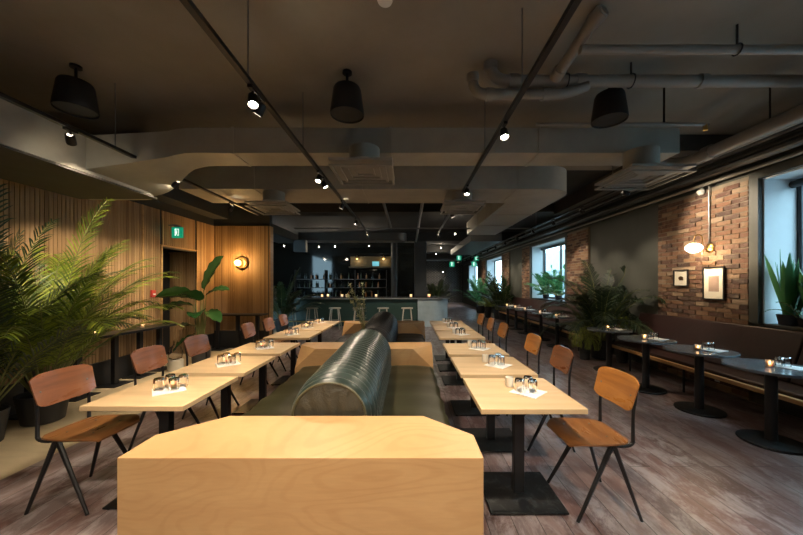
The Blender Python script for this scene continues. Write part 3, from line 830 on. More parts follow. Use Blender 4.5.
# ------------------------------------------------------------------ tabletop sets
def gl_proto():
    prof = [(.029,.086),(.0335,.078),(.0345,.05),(.0355,.008),(.035,.0005),(.032,.0005),(.0325,.008),(.0305,.05),(.029,.070),(.0001,.072)]
    mb = MB(); mb.lathe(prof, 18, cap=False); mb.lathe([(.0001,.084),(.029,.086)], 18, cap=False)
    o = mb.build('tumbler', M['glass']); return o
gproto = gl_proto(); gused = [False]
def tumbler(x, y, z, label, group):
    if not gused[0]: o = gproto; gused[0] = True
    else: o = gproto.copy(); C.objects.link(o)
    o.location = (x,y,z); o.rotation_euler = (0,0,random.uniform(0,6)); tag(o, label, 'glass', group)
def nap_proto():
    n = 8; vs = []; fs = []
    for th in (.0045, 0):
        for i in range(n+1):
            for j in range(n+1):
                x = -.1+.2*i/n; y = -.1+.2*j/n
                wv = .0025*math.sin(x*40+y*21)*(1 if th else 0)
                vs.append((x,y,th+ max(-.003,wv)*.6+ .0006))
    W = n+1; N = W*W
    for i in range(n):
        for j in range(n):
            a = i*W+j; fs.append((a,a+W,a+W+1,a+1)); fs.append((N+a,N+a+1,N+a+W+1,N+a+W))
    for i in range(n):
        a = i*W; fs.append((a,N+a,N+a+W,a+W)); a = i*W+n; fs.append((a,a+W,N+a+W,N+a))
        a = i; fs.append((a,a+1,N+a+1,N+a)); a = n*W+i; fs.append((a,N+a,N+a+1,a+1))
    return MB().add(vs, fs)
nproto = nap_proto().build('napkin', M['napkin'], smooth=40); nused = [False]
def napkin(x, y, z, rz, label, group):
    if not nused[0]: o = nproto; nused[0] = True
    else: o = nproto.copy(); C.objects.link(o)
    o.location = (x,y,z); o.rotation_euler = (0,0,rz); tag(o, label, 'napkin', group)
vproto = thing('votive_candle', 'x', 'candle')
MB().lathe([(.026,.0005),(.030,.004),(.033,.065),(.030,.065),(.027,.008),(.0001,.007)], 18, cap=False).build('glass_cup', M['votive'], vproto)
MB().lathe([(.025,.009),(.025,.028),(.001,.027)], 14).build('wax', M['wax'], vproto)
MB().lathe([(.001,.028),(.006,.036),(.004,.046),(.0005,.055)], 8).build('flame', M['flame'], vproto)
wproto = MB().lathe([(.026,.0005),(.028,.004),(.030,.075),(.027,.075),(.025,.01),(.0001,.009)], 18, cap=False).build('candle_jar', M['white_glass'])
wused = [False]
vused = [False]
def votive(x, y, z, label, group):
    if not vused[0]: o = vproto; vused[0] = True; o.location = (x,y,z); o['label'] = label
    else: o = dup(vproto, (x,y,z), 0, label)
    o['group'] = group
TZ = .7405
rt = random.Random(11)
for side, x in (('right', .855), ('left', -1.83)):
    for i, y in enumerate(TY):
        yy = y + (.05 if side == 'left' and i < 3 else 0) + .01
        xx = x + (.02 if i < 3 else -.02)
        w = '%s %s-row square table' % (ordn[i], side)
        napkin(xx+.01, yy-.035, TZ, R(45+rt.uniform(-12,12)), 'white folded napkin under glasses on the %s' % w, 'napkins on the square tables')
        z = TZ+.0072
        pos = [('front left',-.055,-.045),('front right',.05,-.04),('back left',-.045,.05),('back right',.055,.055)]
        if side == 'right': pos = [('left',-.045,-.01),('front right',.045,-.03),('back right',.04,.055)]
        n = len(pos)
        for nm, dx, dy in pos:
            tumbler(xx+dx+rt.uniform(-.006,.006), yy+dy+rt.uniform(-.005,.005), z, '%s of %s upturned clear tumblers, %s' % (nm, ['','','','three','four'][n], w), 'upturned tumblers on the square tables')
        if side == 'right':
            o = wproto if not wused[0] else wproto.copy()
            if wused[0]: C.objects.link(o)
            wused[0] = True; o.location = (xx-.085, yy+.10, TZ+.0003); tag(o, 'small white candle jar behind the tumblers on the %s' % w, 'candle', 'white jars on the square tables')
        else: votive(xx+.003, yy+.0, z, 'small lit votive amid the tumblers on the %s' % w, 'votives on the square tables')

# ------------------------------------------------------------------ round tables
def make_round():
    t = thing('round_table', 'x', 'table')
    MB().lathe([(.34,.712),(.35,.716),(.35,.738),(.348,.74)], 56).build('table_top', M['round_top'], t)
    MB().lathe([(.048,.03),(.045,.05),(.045,.70),(.11,.7115)], 24).build('column', M['black'], t)
    MB().lathe([(.24,.001),(.245,.012),(.24,.022),(.10,.030)], 48).build('base_plate', M['iron'], t)
    return t
RY = [3.11,3.90,4.68,5.7,7.9,8.85,10.0,10.9,11.8]
RX = [3.53,3.55,3.48,3.58,3.68,3.68,3.68,3.68,3.68]
r0 = make_round()
for i, (x,y) in enumerate(zip(RX,RY)):
    lab = 'round dark slate-topped pedestal table, %s along the window bench' % ordn[i]
    if i == 0: r0.location = (x,y,0); r0['label'] = lab; o = r0
    else: o = dup(r0, (x,y,0), 0, lab)
    o['group'] = 'round tables along the window bench'
    w = '%s round table' % ordn[i]
    napkin(x+.13, y-.04, TZ, R(20), 'white napkin under the glasses on the %s' % w, 'napkins on the round tables')
    tumbler(x+.06, y-.02, TZ+.0072, 'left upturned clear tumbler on the %s' % w, 'tumblers on the round tables')
    tumbler(x+.135, y-.01, TZ+.0072, 'right upturned clear tumbler on the %s' % w, 'tumblers on the round tables')
    votive(x-.035, y-.02, TZ+.0003, 'lit votive candle on the %s' % w, 'votives on the round tables')

# window bench
def bench(y0, y1, label):
    t = thing('wall_bench', label, 'bench', (3.8,y0,0)); L = y1-y0
    MB().box(0,.055,0,L,.36,.405).build('front_rail', M['edge_wood'], t, bevel=.004)
    MB().box(.056,.62,0,L,.34,.37).build('seat_board', M['black_matte'], t)
    MB().box(.075,.60,.005,L-.005,.372,.44).build('seat_cushion', M['brown_leather'], t, bevel=.02, seg=3)
    n = max(1, int(L/2.5)); 
    for k in range(n):
        a = L*k/n+.006; b = L*(k+1)/n-.006
        mb = MB().add([(.42,a,.445),(.42,b,.445),(.62,b,1.0),(.62,a,1.0),(.50,a,.445),(.50,b,.445),(.65,b,1.0),(.65,a,1.0)],
                 [(0,3,2,1),(4,5,6,7),(0,1,5,4),(3,7,6,2),(0,4,7,3),(1,2,6,5)])
        mb.build('back_cushion', M['brown_leather'], t, bevel=.02, seg=3)
    k = .25
    while k < L:
        MB().tube([(.12,k,.001),(.12,k,.339)], .015, 10).build('leg', M['black'], t); k += 1.1
bench(1.0, 6.1, 'long oxblood leather wall bench beside the nearest round tables')
bench(7.1, 13.4, 'far dark leather wall bench below the middle window')
tag(MB().box(XR-.075,XR-.062,4.55,4.62,.14,.25).build('power_outlet', M['white'], bevel=.003), 'white power outlet low on the brick under the bench', 'power outlet')

# ------------------------------------------------------------------ wall items, right
def frame(y0,y1,z0,z1,label,small):
    x = XR-.068
    t = thing('picture_frame', label, 'picture', (x,(y0+y1)/2,z0)); h = (y1-y0)/2; H = z1-z0; f = .018
    mb = MB(); mb.box(-.02,.0,-h,h,0,f); mb.box(-.02,0,-h,h,H-f,H); mb.box(-.02,0,-h,-h+f,f,H-f); mb.box(-.02,0,h-f,h,f,H-f)
    mb.build('frame', M['black'], t, smooth=0)
    MB().box(-.008,-.002,-h+f,h-f,f,H-f).build('mat_board', M['paper'], t, smooth=0)
    if small:
        mb = MB(); mb.sphere((-.0085,0,H*.5),(.001,.05,.03),14,6); mb.box(-.0092,-.0082,-.05,.03,H*.36,H*.44)
        mb.build('print', M['bronze'], t)
    else: MB().box(-.0092,-.0082,-h*.5,h*.45,H*.25,H*.72).build('print', M['print'], t, smooth=0)
M['print'] = painted('pink_grey_print', (.38,.27,.22), .8, .4)
frame(5.05,5.33,1.50,1.77,'small framed print of a dark figure on the brick pillar', True)
frame(4.47,4.80,1.31,1.79,'larger framed pinkish print on the brick pillar', False)
t = thing('wall_sconce', 'brass swan-neck sconce with glowing white globe on the brick pillar', 'wall lamp', (XR-.062,4.70,2.07))
MB().lathe([(.001,.0),(.07,.0),(.07,.012),(.055,.025),(.03,.04),(.001,.042)],24,M=Matrix.Rotation(-PI/2,4,'Y')).build('back_plate', M['brass'], t)
MB().tube([(-.03,0,0),(-.115,0,0),(-.115,0,-.10)], .008).tube([(-.115,0,-.10),(-.115,0,.11)]+[(-.1775+.0625*math.cos(a),.0,.13+.0625*math.sin(a)) for a in [k/8*PI for k in range(9)]]+[(-.24,0,.085)], .007).build('arm', M['brass'], t)
MB().lathe([(.03,.085),(.034,.06),(.02,.055)],16,c=(-.24,0,0)).build('cap', M['brass'], t)
MB().sphere((-.24,0,.0),(.105,.105,.072),24,14).build('globe', M['opal'], t)
l = bpy.data.lights.new('globe_lamp','POINT'); l.energy = 8; l.color = (1,.75,.45); l.shadow_soft_size = .09
lo = bpy.data.objects.new('globe_lamp', l); C.objects.link(lo); lo.parent = t; lo.location = (-.24,0,-.10)
o = MB().tube([(XR-.078,4.70,2.13),(XR-.078,4.70,2.98),(4.40,4.71,2.99)], .010).build('conduit', M['pipe_grey']); tag(o, 'thin vertical conduit on the brick pillar above the sconce', 'pipe')
o = MB().lathe([(.055,0),(.055,.02),(.035,.05),(.001,.055)],18,M=Matrix.Translation((XR-.065,4.83,2.93)) @ Matrix.Rotation(-PI/2,4,'Y')).build('heat_detector', M['white']); tag(o, 'small white dome detector at top of the brick pillar', 'detector')

# ------------------------------------------------------------------ left wall items
def counter(name, loc, rz, L, D, H, posts, label):
    t = thing(name, label, 'wall counter', loc, rz)
    MB().box(0,L,-D,0,H-.035,H).build('counter_top', M['black'], t, bevel=.003)
    for p in posts:
        MB().box(p-.035,p+.035,-D/2-.03,-D/2+.03,.013,H-.036).build('leg', M['black'], t)
        MB().box(p-.17,p+.17,-D+.02,-.02,.001,.012).build('foot_plate', M['black'], t)
counter('wall_counter', (XL+.04,3.3,0), PI/2, 2.70, .34, .80, (.5,1.05,1.6,2.06,2.48), 'narrow black counter on posts along the left slatted wall')
for o in list(C.objects):
    pass
counter('wall_counter', (-4.62,7.69,0), 0, 1.26, .34, .84, (.15,.62,1.08), 'narrow black counter on posts before the slatted end panel')
votive(XL+.2, 5.42, .8005, 'lit votive on the left wall counter', 'counter votives')
votive(XL+.2, 4.6, .8005, 'lit votive on left wall counter behind the big palm', 'counter votives')
t = thing('fire_alarm', 'small red fire alarm pull station on the slatted wall', 'fire alarm', (XL+.024,5.85,1.30))
MB().box(0,.035,-.045,.045,0,.13).build('box', M['red'], t, bevel=.005); MB().box(.035,.045,-.025,.025,.04,.065).build('pull_bar', M['white'], t)
# exit sign with running figure
def exit_sign(x, y, z, s, label, flip=False):
    t = thing('exit_sign', label, 'exit sign', (x,y,z), 0, 'green exit signs')
    MB().box(-.11*s,.11*s,-.02,.02,0,.22*s).build('panel', M['exit_green'], t, bevel=.004)
    mb = MB(); yy = -.0215
    g = Matrix.Scale(s, 4) @ Matrix.Translation((-.043,0,.02))
    def q(p): return [(a,yy/s,b) for a,b in p]
    # doorway outline and figure
    mb.add(q([(.0,.02),(.02,.02),(.02,.165),(.0,.165)]), [(0,1,2,3)], g)
    mb.add(q([(.0,.15),(.085,.15),(.085,.165),(.0,.165)]), [(0,1,2,3)], g); mb.add(q([(.07,.02),(.085,.02),(.085,.15),(.07,.15)]), [(0,1,2,3)], g)
    mb.add(q([(.026,.07),(.045,.065),(.052,.11),(.034,.115)]), [(0,1,2,3)], g)
    mb.add(q([(.03,.07),(.04,.065),(.018,.025),(.008,.03)]), [(0,1,2,3)], g); mb.add(q([(.034,.07),(.044,.066),(.06,.04),(.068,.02),(.056,.02)]), [(0,1,2,3,4)], g)
    mb.add(q([(.034,.11),(.04,.10),(.018,.085),(.012,.094)]), [(0,1,2,3)], g)
    mb.add([(.042+.011*math.cos(a),yy/s,.128+.011*math.sin(a)) for a in [k/10*2*PI for k in range(10)]], [tuple(range(10))], g)

    mb.build('pictogram', M['exit_white'], t, smooth=0)
    MB().box(-.06*s,.06*s,-.025,.025,.22*s,.22*s+.03).build('bracket', M['pipe_grey'], t)
    return t
e = exit_sign(-4.50,6.25,2.44,.95,'green running-man exit sign above the left doorway')
MB().tube([(.0,0,.25),(-.175,0,.25)], .012).build('wall_arm', M['pipe_grey'], e)
for (px, yy, z, l) in ((452,17.5,2.48,'green panel of far exit signs and their reflections, lowest at the corridor left'),(459,18.5,2.90,'green panel of far exit signs and their reflections, upper left of the four'),(474,18,2.52,'green panel of far exit signs and their reflections, lower right above the green palm'),(476.5,19,2.92,'green panel of far exit signs and their reflections, upper right of the four')):
    e = exit_sign((px-408)*yy/320, yy, z, 1.25, l)  # some of these signs stand in for reflections in glass
    MB().tube([(0,0,.36),(0,0,HC-z)], .01).build('hanging_rod', M['black'], e)
# round sconce
t = thing('wall_sconce', 'round bronze disc sconce with glowing amber globe on slatted panel', 'wall lamp', (-4.01,7.715,2.05))
RX90 = Matrix.Rotation(PI/2,4,'X')
MB().lathe([(.001,.0),(.155,.0),(.16,.01),(.155,.03),(.12,.035),(.10,.022),(.001,.02)],36,M=RX90).build('disc', M['bronze'], t)
MB().sphere((-.045,-.09,-.005),(.075,.07,.075),20,12).build('globe', M['amber'], t)
l = bpy.data.lights.new('sconce_lamp','POINT'); l.energy = 14; l.color = (1,.6,.22); l.shadow_soft_size = .05
lo = bpy.data.objects.new('sconce_lamp', l); C.objects.link(lo); lo.parent = t; lo.location = (-.045,-.20,0)

# ------------------------------------------------------------------ plants
def blade(mb, p, d, side, L, w, droop, n=4, fold=.25):
    """pointed leaflet"""
    d = d.normalized(); up = side.cross(d)
    if up.length < 1e-4: up = V((0,0,1))
    up.normalize(); vs = []; fs = []
    for i in range(n+1):
        u = i/n
        c = p + d*L*u + V((0,0,-droop*L*u*u))
        ww = w*math.sin(PI*min(.999,(.12+.88*u)))**.8 if i < n else 0
        s2 = d.cross(up).normalized()
        vs += [c - s2*ww + up*ww*fold, c, c + s2*ww + up*ww*fold]
    for i in range(n):
        a = i*3; fs += [(a,a+1,a+4,a+3),(a+1,a+2,a+5,a+4)]
    mb.add(vs, fs)
def palm(name, label, cat, loc, height, n, L, seed, mleaf, pot=(.2,.3), leafL=.26, leafw=.011, per=30, spread=1.0, droop=.55, group=None, potmat=None, lim=None, yaws=None, stem0=.25, bias=None):
    rnd = random.Random(seed)
    t = thing(name, label, cat, loc, 0, group)
    pr, ph = pot
    pz = 0
    if pr:
        MB().lathe([(pr*.72,.002),(pr*.78,.01),(pr,ph),(pr*.93,ph),(pr*.9,ph-.04)], 28, cap=False).lathe([(.001,.002),(pr*.72,.002)],28,cap=False).build('pot', potmat or M['terracotta'], t)
        MB().lathe([(.001,ph-.045),(pr*.9,ph-.045)], 20, cap=False).build('soil', M['soil'], t)
        pz = ph-.045
    st = MB(); fo = MB()
    for k in range(n):
        yaw = yaws[k % len(yaws)]+rnd.uniform(-.25,.25) if yaws else 2*PI*k/n*2.4 + rnd.uniform(-.3,.3)
        el = rnd.uniform(.15,1.0)**.7
        tilt = (.12 + .75*(k/n))*spread + rnd.uniform(-.08,.08)      # from vertical
        Lk = L*rnd.uniform(.75,1.05)*(1-.28*k/n)
        base = V((math.cos(yaw)*pr*.25 if pr else 0, math.sin(yaw)*pr*.25 if pr else 0, pz))
        d = V((math.cos(yaw)*math.sin(tilt), math.sin(yaw)*math.sin(tilt), math.cos(tilt)))
        if bias: d = (d + V(bias)).normalized()
        pts = [base]; seg = 22; p = base.copy(); dd = d.copy()
        for i in range(seg):
            dd = (dd + V((0,0,-1))*droop*(.02+.13*(i/seg)**1.3)).normalized()
            p = p + dd*Lk/seg
            if lim:
                p.x = min(max(p.x, lim[0]-loc[0]), lim[1]-loc[0]); p.y = max(p.y, lim[2]-loc[1]); p.z = min(p.z, lim[3]-loc[2])
            pts.append(p.copy())
        st.tube(pts, [.008*(1-i/(seg+4))+.0015 for i in range(seg+1)], 5)
        for i in range(per):
            u = stem0 + (1-stem0)*i/(per-1)
            f = u*seg; a = min(int(f), seg-1); q = pts[a].lerp(pts[a+1], f-a)
            tg = (pts[a+1]-pts[a]); 
            if tg.length < 1e-5: tg = V((0,0,1))
            tg.normalize()
            sd = tg.cross(V((0,0,1)))
            if sd.length < .05: sd = V((-math.sin(yaw), math.cos(yaw), 0))
            sd.normalize()
            ll = leafL*(math.sin(PI*(.15+.8*(u-stem0)/(1-stem0)))**.6)*rnd.uniform(.85,1.1)
            for s in (-1,1):
                dr = sd*s*.8 + tg*(.65+.5*u) + V((0,0,.18))
                dr += V((rnd.uniform(-.08,.08), rnd.uniform(-.08,.08), rnd.uniform(-.08,.08)))
                if lim:
                    e = q + dr.normalized()*ll
                    if e.x + loc[0] < lim[0] or e.x + loc[0] > lim[1] or e.z + loc[2] > lim[3]: continue
                blade(fo, q, dr, sd*s, ll, leafw, rnd.uniform(.15,.45), 3)
    st.build('stems', M['stem'], t); fo.build('foliage', mleaf, t, smooth=60)
    return t
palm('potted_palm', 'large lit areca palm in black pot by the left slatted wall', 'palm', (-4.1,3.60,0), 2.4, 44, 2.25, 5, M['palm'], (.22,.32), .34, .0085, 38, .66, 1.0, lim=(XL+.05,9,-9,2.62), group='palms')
palm('potted_palm', 'dark palm at the far left edge behind the large palm', 'palm', (-4.1,3.05,0), 2.4, 20, 2.3, 9, M['palm_dark'], (.2,.32), .34, .009, 34, .75, .9, lim=(XL+.05,9,-9,2.6), group='palms')
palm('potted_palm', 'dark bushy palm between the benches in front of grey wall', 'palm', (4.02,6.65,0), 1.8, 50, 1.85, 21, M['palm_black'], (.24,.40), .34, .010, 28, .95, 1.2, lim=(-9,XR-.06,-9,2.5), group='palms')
palm('window_palm', 'fresh green palm standing on the sill of the middle window', 'palm', (4.70,10.0,SILL+.001), .7, 20, 1.05, 31, M['palm_fresh'], (.11,.14), .24, .020, 18, 1.4, .5, lim=(3.9,4.88,-9,2.6), group='palms')
palm('window_palm', 'second fresh green plant on middle window sill, farther along', 'palm', (4.70,10.9,SILL+.001), .7, 20, 1.0, 32, M['palm_fresh'], (.11,.14), .24, .022, 16, 1.4, .5, lim=(3.9,4.88,-9,2.6), group='palms')
palm('potted_palm', 'bright green palm at the far end of the corridor', 'palm', (3.85,17.0,0), 1.9, 26, 1.9, 33, M['palm_fresh'], (.25,.4), .36, .022, 20, 1.1, .6, lim=(-9,XR-.06,-9,2.6), group='palms')
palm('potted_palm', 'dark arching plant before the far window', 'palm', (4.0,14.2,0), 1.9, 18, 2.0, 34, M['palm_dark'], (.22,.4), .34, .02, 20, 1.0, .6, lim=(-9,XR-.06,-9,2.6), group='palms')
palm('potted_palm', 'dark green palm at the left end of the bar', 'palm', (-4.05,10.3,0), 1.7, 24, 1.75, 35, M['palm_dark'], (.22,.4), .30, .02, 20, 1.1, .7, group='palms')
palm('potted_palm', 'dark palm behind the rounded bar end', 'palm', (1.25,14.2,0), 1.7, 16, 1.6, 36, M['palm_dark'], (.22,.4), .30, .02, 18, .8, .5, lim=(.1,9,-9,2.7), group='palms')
palm('grass_plant', 'yellow-green drooping grass plant on floor between the benches', 'plant', (3.62,6.55,0), .5, 26, .50, 41, M['yellow_leaf'], (.12,.42), .12, .006, 12, 1.0, 3.2, lim=(-9,4.4,-9,1.5), group='small bench plants')
palm('grass_plant', 'yellow-green leafy plant above the bench beside the dark palm', 'plant', (4.2,6.28,0), .5, 22, .34, 42, M['yellow_leaf'], (.12,.66), .10, .012, 10, 1.0, 1.0, lim=(-9,4.4,-9,1.5), group='small bench plants')
palm('grass_plant', 'small yellow-green plant beside the far arching plant', 'plant', (3.65,14.6,0), .5, 22, .6, 43, M['yellow_leaf'], (.16,.5), .18, .02, 10, 1.0, 1.0, group='small bench plants')
palm('potted_palm', 'dark shaggy palm by the brick before the far window', 'palm', (4.1,12.9+.9,0), 1.5, 16, 1.5, 44, M['palm_dark'], (.2,.4), .3, .02, 18, 1.2, .7, lim=(-9,XR-.06,-9,2.5), group='palms')
# banana / bird of paradise plant
def broadleaf(mb, p, d, L, w, droop, twist=0):
    d = d.normalized(); sd = d.cross(V((0,0,1))).normalized()
    sd = (Matrix.Rotation(twist,3,d) @ sd); up = sd.cross(d)
    vs = []; fs = []; n = 12
    for i in range(n+1):
        u = i/n; c = p + d*L*u + V((0,0,-droop*L*u*u))
        ww = w*(math.sin(PI*min(1,(u*.93+.06)))**.55) if i < n else .002
        r = .012*math.sin(i*2.1)
        vs += [c-sd*ww+up*(ww*.30+r), c-sd*ww*.5+up*ww*.12, c, c+sd*ww*.5+up*ww*.12, c+sd*ww+up*(ww*.30-r)]
    for i in range(n):
        for k in range(4): a = i*5+k; fs.append((a,a+1,a+6,a+5))
    mb.add(vs, fs)
t = thing('bird_of_paradise_plant', 'tall broad-leaved plant in black pot by the left doorway', 'plant', (-3.88,6.0,0))
MB().lathe([(.13,.002),(.14,.01),(.165,.36),(.15,.36),(.147,.32)], 26, cap=False).build('pot', M['terracotta'], t)
MB().lathe([(.001,.32),(.148,.32)], 20, cap=False).build('soil', M['soil'], t)
st = MB(); fo = MB()
for (x,z,dx,dy,dz,L,w,dr,tw) in ((.05,1.45,.55,-.15,.9,.80,.15,.12,1.1),(-.12,1.30,-.75,-.4,.35,.60,.15,.35,.6),(.10,1.35,.9,-.2,.55,.55,.09,.35,.5),(.0,1.25,-.3,-.6,.5,.5,.13,.4,.4),
                       (.12,1.05,.8,-.5,-.1,.42,.09,.3,.3),(-.05,1.0,.3,-.6,.3,.45,.11,.5,.2),(-.12,.62,-.3,-.5,-.2,.35,.08,.4,.2),(-.1,.75,-.5,.2,.2,.4,.09,.4,.3),(-.15,1.15,-.9,-.1,.2,.5,.12,.4,.3)):
    st.tube([(x*.3,0,.3),(x*.5,0,.3+(z-.3)*.5),(x,0,z)], [.014,.012,.008], 7)
    broadleaf(fo, V((x,0,z-.02)), V((dx,dy,dz)), L*1.08, w*1.35, dr, tw)
st.build('stems', M['stem'], t); fo.build('leaves', M['broad'], t, smooth=80)
# large glass jug on a pale pot
t = thing('glass_jug', 'large clear glass jug standing on a pale plinth by the doorway', 'jug', (-4.14,5.70,.201))
MB().lathe([(.06,0),(.10,.02),(.11,.12),(.09,.20),(.035,.26),(.03,.33),(.027,.33),(.03,.26),(.085,.20),(.104,.12),(.095,.03),(.001,.02)], 24, cap=False).build('glass_body', M['glass'], t)
tag(MB().lathe([(.11,.0015),(.125,.01),(.125,.19),(.11,.2)], 24, c=(-4.14,5.70,0)).build('plinth', M['pale_pot']), 'pale round plinth under the glass jug by the doorway', 'plinth')
# snake plants in the near window
def snake(loc, seed, label, n=14, hh=.62):
    rnd = random.Random(seed)
    t = thing('snake_plant', label, 'plant', loc, 0, 'plants on the near window sill')
    MB().lathe([(.085,.001),(.11,.13),(.10,.13),(.098,.11)], 22, cap=False).build('pot', M['terracotta'], t)
    MB().lathe([(.001,.11),(.098,.11)], 16, cap=False).build('soil', M['soil'], t)
    fo = MB()
    for k in range(n):
        a = rnd.uniform(0,2*PI); tl = rnd.uniform(.02,.30); r = rnd.uniform(0,.06)
        p = V((r*math.cos(a), r*math.sin(a), .10)); d = V((math.cos(a)*math.sin(tl)*.6, math.sin(a)*math.sin(tl), math.cos(tl)))
        sd = V((-math.sin(a+.6), math.cos(a+.6), 0)); L = hh*rnd.uniform(.6,1.05); vs = []; fs = []
        for i in range(9):
            u = i/8; c = p+d*L*u+V((0,0,-.08*tl*L*u*u)) + V((math.cos(a),math.sin(a),0))*.1*tl*u*u
            ww = .038*(.55+.9*u if u < .45 else .955)*(1 if u < .6 else max(0.02,1-((u-.6)/.4)**1.6))
            nn = sd.cross(d).normalized()
            vs += [c-sd*ww, c+nn*ww*.3, c+sd*ww, c-nn*.003]
        for i in range(8):
            for q in range(4): q2 = (q+1)%4; fs.append((i*4+q,i*4+q2,i*4+4+q2,i*4+4+q))
        fo.add(vs, fs)
    fo.build('leaves', M['snake'], t, smooth=60)
snake((4.60,3.86,SILL+.001), 3, 'dark green snake plant on near sill, beside the brick pillar', 18, .80)
snake((4.64,3.60,SILL+.001), 8, 'dark green snake plant on near sill at the right frame edge', 18, .72)
palm('grass_plant', 'thin arching grass plant on the near window sill', 'plant', (4.62,3.72,SILL+.001), .4, 10, .40, 77, M['palm_fresh'], (.07,.1), .1, .008, 6, 1.4, .9, lim=(3.9,4.88,-9,2.6))

# ------------------------------------------------------------------ bar
YB = 11.5
t = thing('bar_counter', 'long dark green bar with stone top and rounded concrete end', 'bar', (0,YB,0))
MB().box(-5.6,.35,.12,.72,.001,1.0).build('front_panel', M['bar_green'], t, bevel=.004)
poly = [(.352,.0),(.85,.0)] + [(.85+.65*math.sin(k/12*PI/2), .65-.65*math.cos(k/12*PI/2)) for k in range(1,13)] + [(1.5,1.5),(.352,1.5)]
MB().prism(poly, .001, 1.0).build('rounded_end', M['concrete'], t, smooth=25)
poly = [(-5.6,-.10),(.9,-.10)] + [(.9+.68*math.sin(k/12*PI/2), .58-.68*math.cos(k/12*PI/2)) for k in range(1,13)] + [(1.58,1.52),(.9,1.52),(.9,.74),(-5.6,.74)]
MB().prism(poly, 1.001, 1.03).build('edge_band', M['bar_edge'], t, smooth=25); MB().prism(poly, 1.031, 1.065).build('counter_top', M['bar_top'], t, smooth=25)
MB().tube([(-5.5,-.05,.2),(.3,-.05,.2)], .02).build('foot_rail', M['brass'], t)
def make_stool():
    t = thing('bar_stool', 'x', 'bar stool')
    poly = [(.20*math.copysign(abs(math.cos(a))**.7, math.cos(a)), .15*math.copysign(abs(math.sin(a))**.7, math.sin(a))) for a in [k/28*2*PI for k in range(28)]]
    MB().prism(poly, .695, .73).build('seat', M['stool_wood'], t, bevel=.006)
    for sx in (-1,1):
        for sy in (-1,1): MB().tube([(sx*.12,sy*.09,.694),(sx*.19,sy*.17,.002)], [.018,.013], 8).build('leg', M['stool_wood'], t)
    for sx in (-1,1): MB().tube([(sx*.165,-.14,.26),(sx*.165,.14,.26)], .009, 6).build('stretcher', M['stool_wood'], t)
    MB().tube([(-.155,-.13,.33),(.155,-.13,.33)], .009, 6).build('stretcher', M['stool_wood'], t)
    return t
s0 = make_stool()
for i, x in enumerate((-4.04,-3.28,-2.5,-1.68,-.85,-.03)):
    lab = 'pale wooden backless bar stool, %s from the left at the bar' % ['first','second','third','fourth','fifth','last'][i]
    if i == 0: s0.location = (x,10.95,0); s0['label'] = lab; o = s0
    else: o = dup(s0, (x,10.95,0), R(random.uniform(-6,6)), lab)
    o['group'] = 'bar stools'
for i, (px, l) in enumerate(((322,'leftmost lit candle on the bar'),(328,'lit candle on the bar close right of the leftmost'),(342,'third lit candle on the bar from the left'),(347,'fourth lit candle on the bar beside the third'),(376,'lit candle on the bar right of the dried stems'),(411,'lit candle on the bar in front of the square column'),(429,'lit candle near the rounded bar end'))):
    o = dup(vproto, ((px-408)*11.6/320, 11.6, 1.066), 0, l); o['group'] = 'candles on the bar'; o.scale = (1.6,1.6,1.6)
# back bar
t = thing('back_bar', 'dark back bar cabinet with shelves against rear wall', 'cabinet', (0,14.7,0))
MB().box(-5.5,-.1,0,.48,.001,.9).build('cabinet', M['bar_green'], t); MB().box(-5.5,-.1,-.02,.48,.901,.94).build('work_surface', M['bar_top'], t)
for z in (1.35,1.75): MB().box(-5.3,-1.0,.22,.48,z,z+.03).build('shelf', M['pipe_dark'], t)
for x in (-5.3,-3.9,-2.5,-1.03): MB().box(x,x+.03,.22,.48,.941,2.2).build('upright', M['black'], t)
rb = random.Random(5); bots = {}
for k, (m, h, r) in enumerate((('bottle_d',.30,.038),('bottle_a',.26,.042),('bottle_c',.28,.036))):
    bots[k] = (MB().lathe([(r,.001),(r,h*.6),(r*.35,h*.75),(r*.33,h),(.001,h)], 12).build('bottle', M[m]), h)
bu = set(); cnt = 0
for z, lev in ((.942,'work surface'),(1.382,'lower shelf'),(1.782,'upper shelf')):
    for q in range(14):
        x = -5.15 + q*.29 + rb.uniform(-.05,.05)
        if min(abs(x-c-.015) for c in (-5.3,-3.9,-2.5,-1.03)) < .07: x += .14
        k = rb.choice((0,1,2)); o = bots[k][0]
        if k in bu: o = o.copy(); C.objects.link(o)
        bu.add(k); o.location = (x,14.7+.36,z)
        tag(o, '%s bottle on the back bar %s, number %s from the left' % (['dark green','amber','clear'][k], lev, ['one','two','three','four','five','six','seven','eight','nine','ten','eleven','twelve','thirteen','fourteen'][q]), 'bottle', 'bottles on the back bar')
# amber service hatch with screen
t = thing('menu_canopy', 'amber-lit wooden canopy above the back bar', 'canopy', (-1.75,14.55,2.28))
MB().box(-.95,.95,.0,.5,0,.06).build('shelf', M['amber_panel'], t); MB().box(-.95,.95,.44,.5,.06,.55).build('back_panel', M['amber_panel'], t)
t2 = thing('screen', 'small glowing blue-green screen under the back bar canopy', 'screen', (-1.5,14.85,2.36))
MB().box(-.17,.17,0,.04,0,.24).build('casing', M['black'], t2); MB().box(-.155,.155,-.004,-.001,.015,.225).build('display', M['screen'], t2)
for x in (-.6,.62):
    MB().lathe([(.10,.0),(.02,.12),(.02,.14)], 16, c=(x,.2,.42)).build('lamp_shade', M['brass'], t)
    MB().sphere((x,.2,.42), .03, 10, 8).build('bulb', M['amber'], t)
    l = bpy.data.lights.new('canopy_lamp','POINT'); l.energy = 1.5; l.color = (1,.7,.35); l.shadow_soft_size = .03
    lo = bpy.data.objects.new('canopy_lamp', l); C.objects.link(lo); lo.parent = t; lo.location = (x,.2,.36)
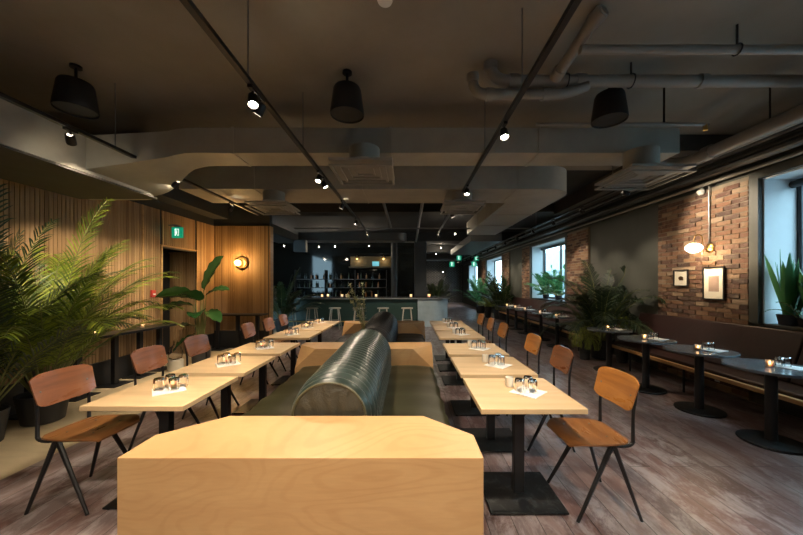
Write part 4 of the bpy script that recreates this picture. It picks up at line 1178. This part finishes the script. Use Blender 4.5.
# pendant bulbs far back
def bulb(x, y, z, label, first=[None]):
    if first[0] is None:
        t = thing('pendant_bulb', label, 'pendant lamp', (x,y,z), 0, 'small pendant bulbs over the bar')
        MB().sphere((0,0,0), .022, 10, 8).build('bulb', M['lens2'], t); MB().tube([(0,0,.02),(0,0,.07)], .014).build('socket', M['black'], t)
        MB().tube([(0,0,.07),(0,0,HC-z)], .003, 5).build('cord', M['black'], t); l = bpy.data.lights.new('bulb_lamp','POINT'); l.energy = 5; l.color = (1,.82,.6); l.shadow_soft_size = .03; lo = bpy.data.objects.new('bulb_lamp', l); C.objects.link(lo); lo.parent = t; lo.location = (0,0,-.05); first[0] = t; return
    o = dup(first[0], (x,y,z), 0, label)
M['lens2'] = emit('lit_bulb', (1,.88,.70), 14)
for (px,py,y,l) in ((284,246,12.2,'leftmost'),(319,247,12.4,'second from left'),(335,246.5,12.6,'third from left'),(369,246,12.6,'fourth from left'),(421,258,14.0,'just right of the square column'),(436,254,16,'over the corridor left side'),(441,248,16,'over the corridor middle'),(455,234,9.5,'above the corridor entrance'),(443,272,19,'lowest, far down the corridor')):
    zz = 1.54+(284-py)*y/320
    bulb((px-408)*y/320, y, zz, 'small lit bulb over the bar area, %s' % l)

# ------------------------------------------------------------------ extra light for the bar area is from its lamps; daylight from outside
w = bpy.data.worlds.new('World'); S.world = w; w.use_nodes = True
nt = w.node_tree; bg = nt.nodes['Background']
bg.inputs['Color'].default_value = (.40,.64,.78,1); bg.inputs['Strength'].default_value = 3.4
for i, (a, b) in enumerate(wins):
    l = bpy.data.lights.new('portal', 'AREA'); l.shape = 'RECTANGLE'; l.size = b-a-.1; l.size_y = 1.75; l.cycles.is_portal = True
    o = bpy.data.objects.new('daylight_portal', l); C.objects.link(o); o.location = (XR+WT+.02, (a+b)/2, 1.96); o.rotation_euler = (0, PI/2, 0)
    o.rotation_euler = V((1,0,0)).to_track_quat('Z','Y').to_euler()
# ------------------------------------------------------------------ camera
cam = bpy.data.cameras.new('camera'); co = bpy.data.objects.new('camera', cam); C.objects.link(co); S.camera = co
co.location = (0,0,1.54); co.rotation_euler = (PI/2,0,0)
cam.sensor_width = 36; cam.lens = 320/803*36; cam.shift_x = -6.5/803; cam.shift_y = 16.5/803; cam.clip_start = .05
S.view_settings.view_transform = 'Standard'; S.view_settings.look = 'None'; S.view_settings.gamma = 1
S.view_settings.exposure = 1.4
